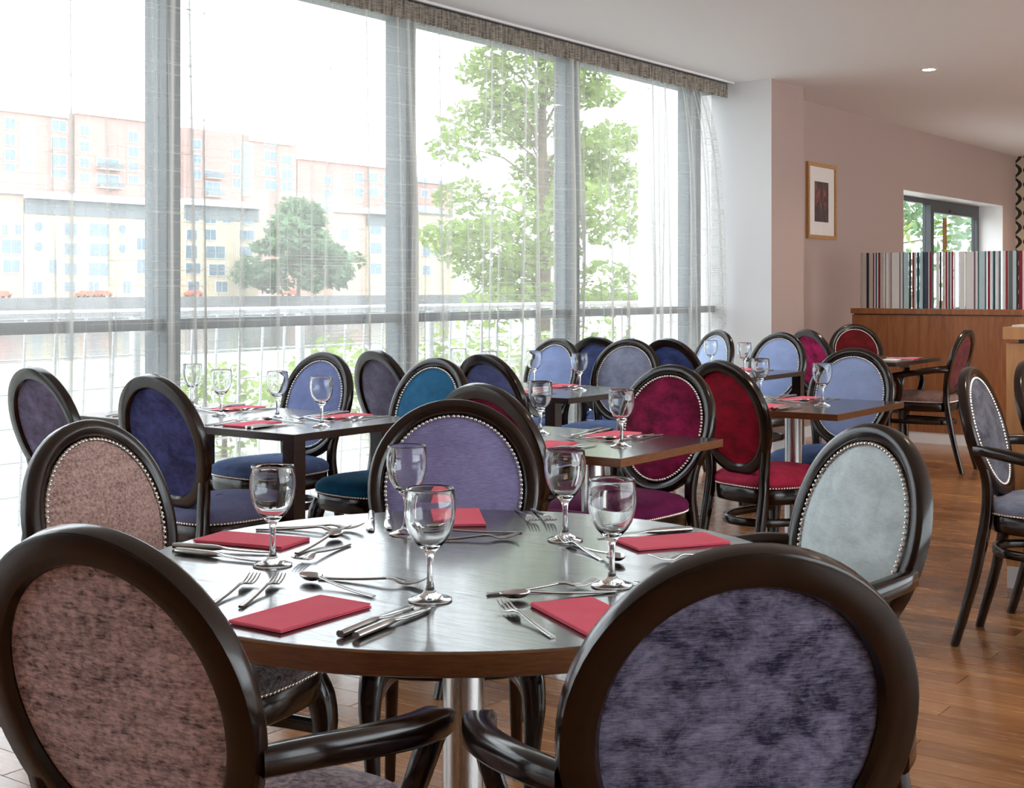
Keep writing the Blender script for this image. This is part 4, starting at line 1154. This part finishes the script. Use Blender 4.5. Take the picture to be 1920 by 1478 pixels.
for key, X, (y0, y1, z0, z1), wins in BL:
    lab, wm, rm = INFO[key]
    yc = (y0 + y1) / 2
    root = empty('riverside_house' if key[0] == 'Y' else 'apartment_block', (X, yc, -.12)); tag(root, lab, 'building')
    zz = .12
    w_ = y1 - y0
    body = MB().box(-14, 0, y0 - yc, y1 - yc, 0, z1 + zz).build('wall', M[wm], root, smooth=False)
    if key in ('R1', 'R3'):   # shallow vaulted crown
        seg = 14; m = MB(); prof = []
        a0, a1 = (-.46 * w_, .46 * w_) if key == 'R1' else (.05 * w_, .46 * w_)
        top = [(a0 + (a1 - a0) * k / seg, z1 + zz + 1.3 * math.sin(math.pi * k / seg) ** .7) for k in range(seg + 1)]
        ring0 = [(.3, y, z) for y, z in top] + [(.3, a1, z1 + zz - 1.1), (.3, a0, z1 + zz - 1.1)]
        ring1 = [(-13, y, z) for _, y, z in ring0]
        m.rings([ring0, ring1]); m.build('roof', M[rm], root, smooth=False)
    elif key[0] == 'Y' and rm == 'b_roof':
        MB().box(-14.5, 1.2, y0 - yc + .02, y1 - yc - .02, z1 + zz, z1 + zz + .9).build('roof', M[rm], root, smooth=False)
        MB().box(0, .15, y0 - yc, y1 - yc, z1 + zz - 1.9, z1 + zz).build('upper_band', M['b_grey'], root, smooth=False)
    else:
        m = MB(); h = 1.6
        m.add([(.4, y0 - yc + .02, z1 + zz), (.4, y1 - yc - .02, z1 + zz), (-14.4, y1 - yc - .02, z1 + zz), (-14.4, y0 - yc + .02, z1 + zz),
               (-3, y0 - yc + w_ * .15, z1 + zz + h), (-3, y1 - yc - w_ * .15, z1 + zz + h), (-10, y1 - yc - w_ * .15, z1 + zz + h), (-10, y0 - yc + w_ * .15, z1 + zz + h)],
              [(0, 1, 5, 4), (1, 2, 6, 5), (2, 3, 7, 6), (3, 0, 4, 7), (4, 5, 6, 7), (3, 2, 1, 0)])
        m.build('roof', M[rm], root, smooth=False)
    for (a, b, c, d) in wins:
        tall = d - c > 4
        f_ = MB().box(.0, .10, a - yc - .12, b - yc + .12, c + zz - .12, d + zz + .12).build('window', M['b_trim'], root, smooth=False)
        if tall:
            nfl = int((d - c) / 1.4)
            for q in range(nfl):
                MB().box(.10, .14, a - yc, b - yc, c + zz + (d - c) * q / nfl, c + zz + (d - c) * (q + .88) / nfl).build('pane', M['b_green'], f_, smooth=False)
        else:
            mid = (a + b) / 2
            for (p, q) in ((a, mid - .06), (mid + .06, b)):
                MB().box(.10, .14, p - yc, q - yc, c + zz, d + zz).build('pane', M['b_win'], f_, smooth=False)
    if key == 'Y2':
        for (a, b, c, d) in [(103.8, 105.0, 8.3, 9.5), (103.8, 105.0, 5.8, 6.9), (116.8, 118.0, 8.4, 9.6), (116.8, 118.0, 5.8, 7.0)]:
            cy, cz, r_ = (a + b) / 2 - yc, (c + d) / 2 + zz, (b - a) / 2
            ring = lambda x, r: [(x, cy + r * math.cos(2 * math.pi * k / 24), cz + r * math.sin(2 * math.pi * k / 24)) for k in range(24)]
            f_ = MB().rings([ring(0, r_ + .1), ring(.1, r_ + .1)]).build('porthole', M['b_trim'], root, smooth=False)
            MB().rings([ring(.1, r_), ring(.14, r_)]).build('pane', M['b_win'], f_, smooth=False)
    if key in ('R2', 'R3'):
        for (a, b, c) in ([(143.4, 148.3, 20.9), (143.4, 148.3, 17.8)] if key == 'R2' else [(166.8, 170.8, 20.9), (166.8, 170.8, 17.6)]):
            bal = MB().box(.0, 1.1, a - yc, b - yc, c + zz, c + zz + .15).build('balcony', M['b_cream'], root, smooth=False)
            MB().box(1.05, 1.1, a - yc, b - yc, c + zz + .15, c + zz + 1.0).build('balcony_rail', M['b_grey'], bal, smooth=False)

# parked cars on the far quay
carm = {'body': plain('red_car_paint', srgb(226, 110, 84), .4), 'tyre': plain('tyre_rubber', (.03, .03, .03), .8)}
for k, (ya, yb) in enumerate([(97.0, 99.6), (109.7, 112.0), (112.3, 114.5), (127.6, 130.0), (146.3, 148.8)]):
    L = yb - ya; root = empty('parked_car', (-148.9, (ya + yb) / 2, -.12))
    tag(root, ('red car on the far quay at the picture edge', 'red car parked below the porthole block', 'second red car below the porthole block, beside the glazing post', 'red car parked below the white roofed block by the tree', 'red car parked under the dusky green tree')[k], 'car', 'cars on the far quay')
    h = L / 2
    m = MB(); m.rings([[(x, y * L, z) for y, z in ((-.5, .2), (-.5, .52), (-.42, .6), (-.26, .62), (-.16, .88), (.2, .88), (.34, .62), (.48, .56), (.5, .2))] for x in (-.7, .7)])
    m.build('body', carm['body'], root, smooth=False)
    for yy in (-.32, .32):
        for x in (-.6, .6):
            m = MB(); m.rings([[(x + dx, yy * L + .2 * math.cos(a), .2 + .2 * math.sin(a)) for a in [2 * math.pi * q / 14 for q in range(14)]] for dx in (-.1, .1)])
            m.build('wheel', carm['tyre'], root, smooth=False)
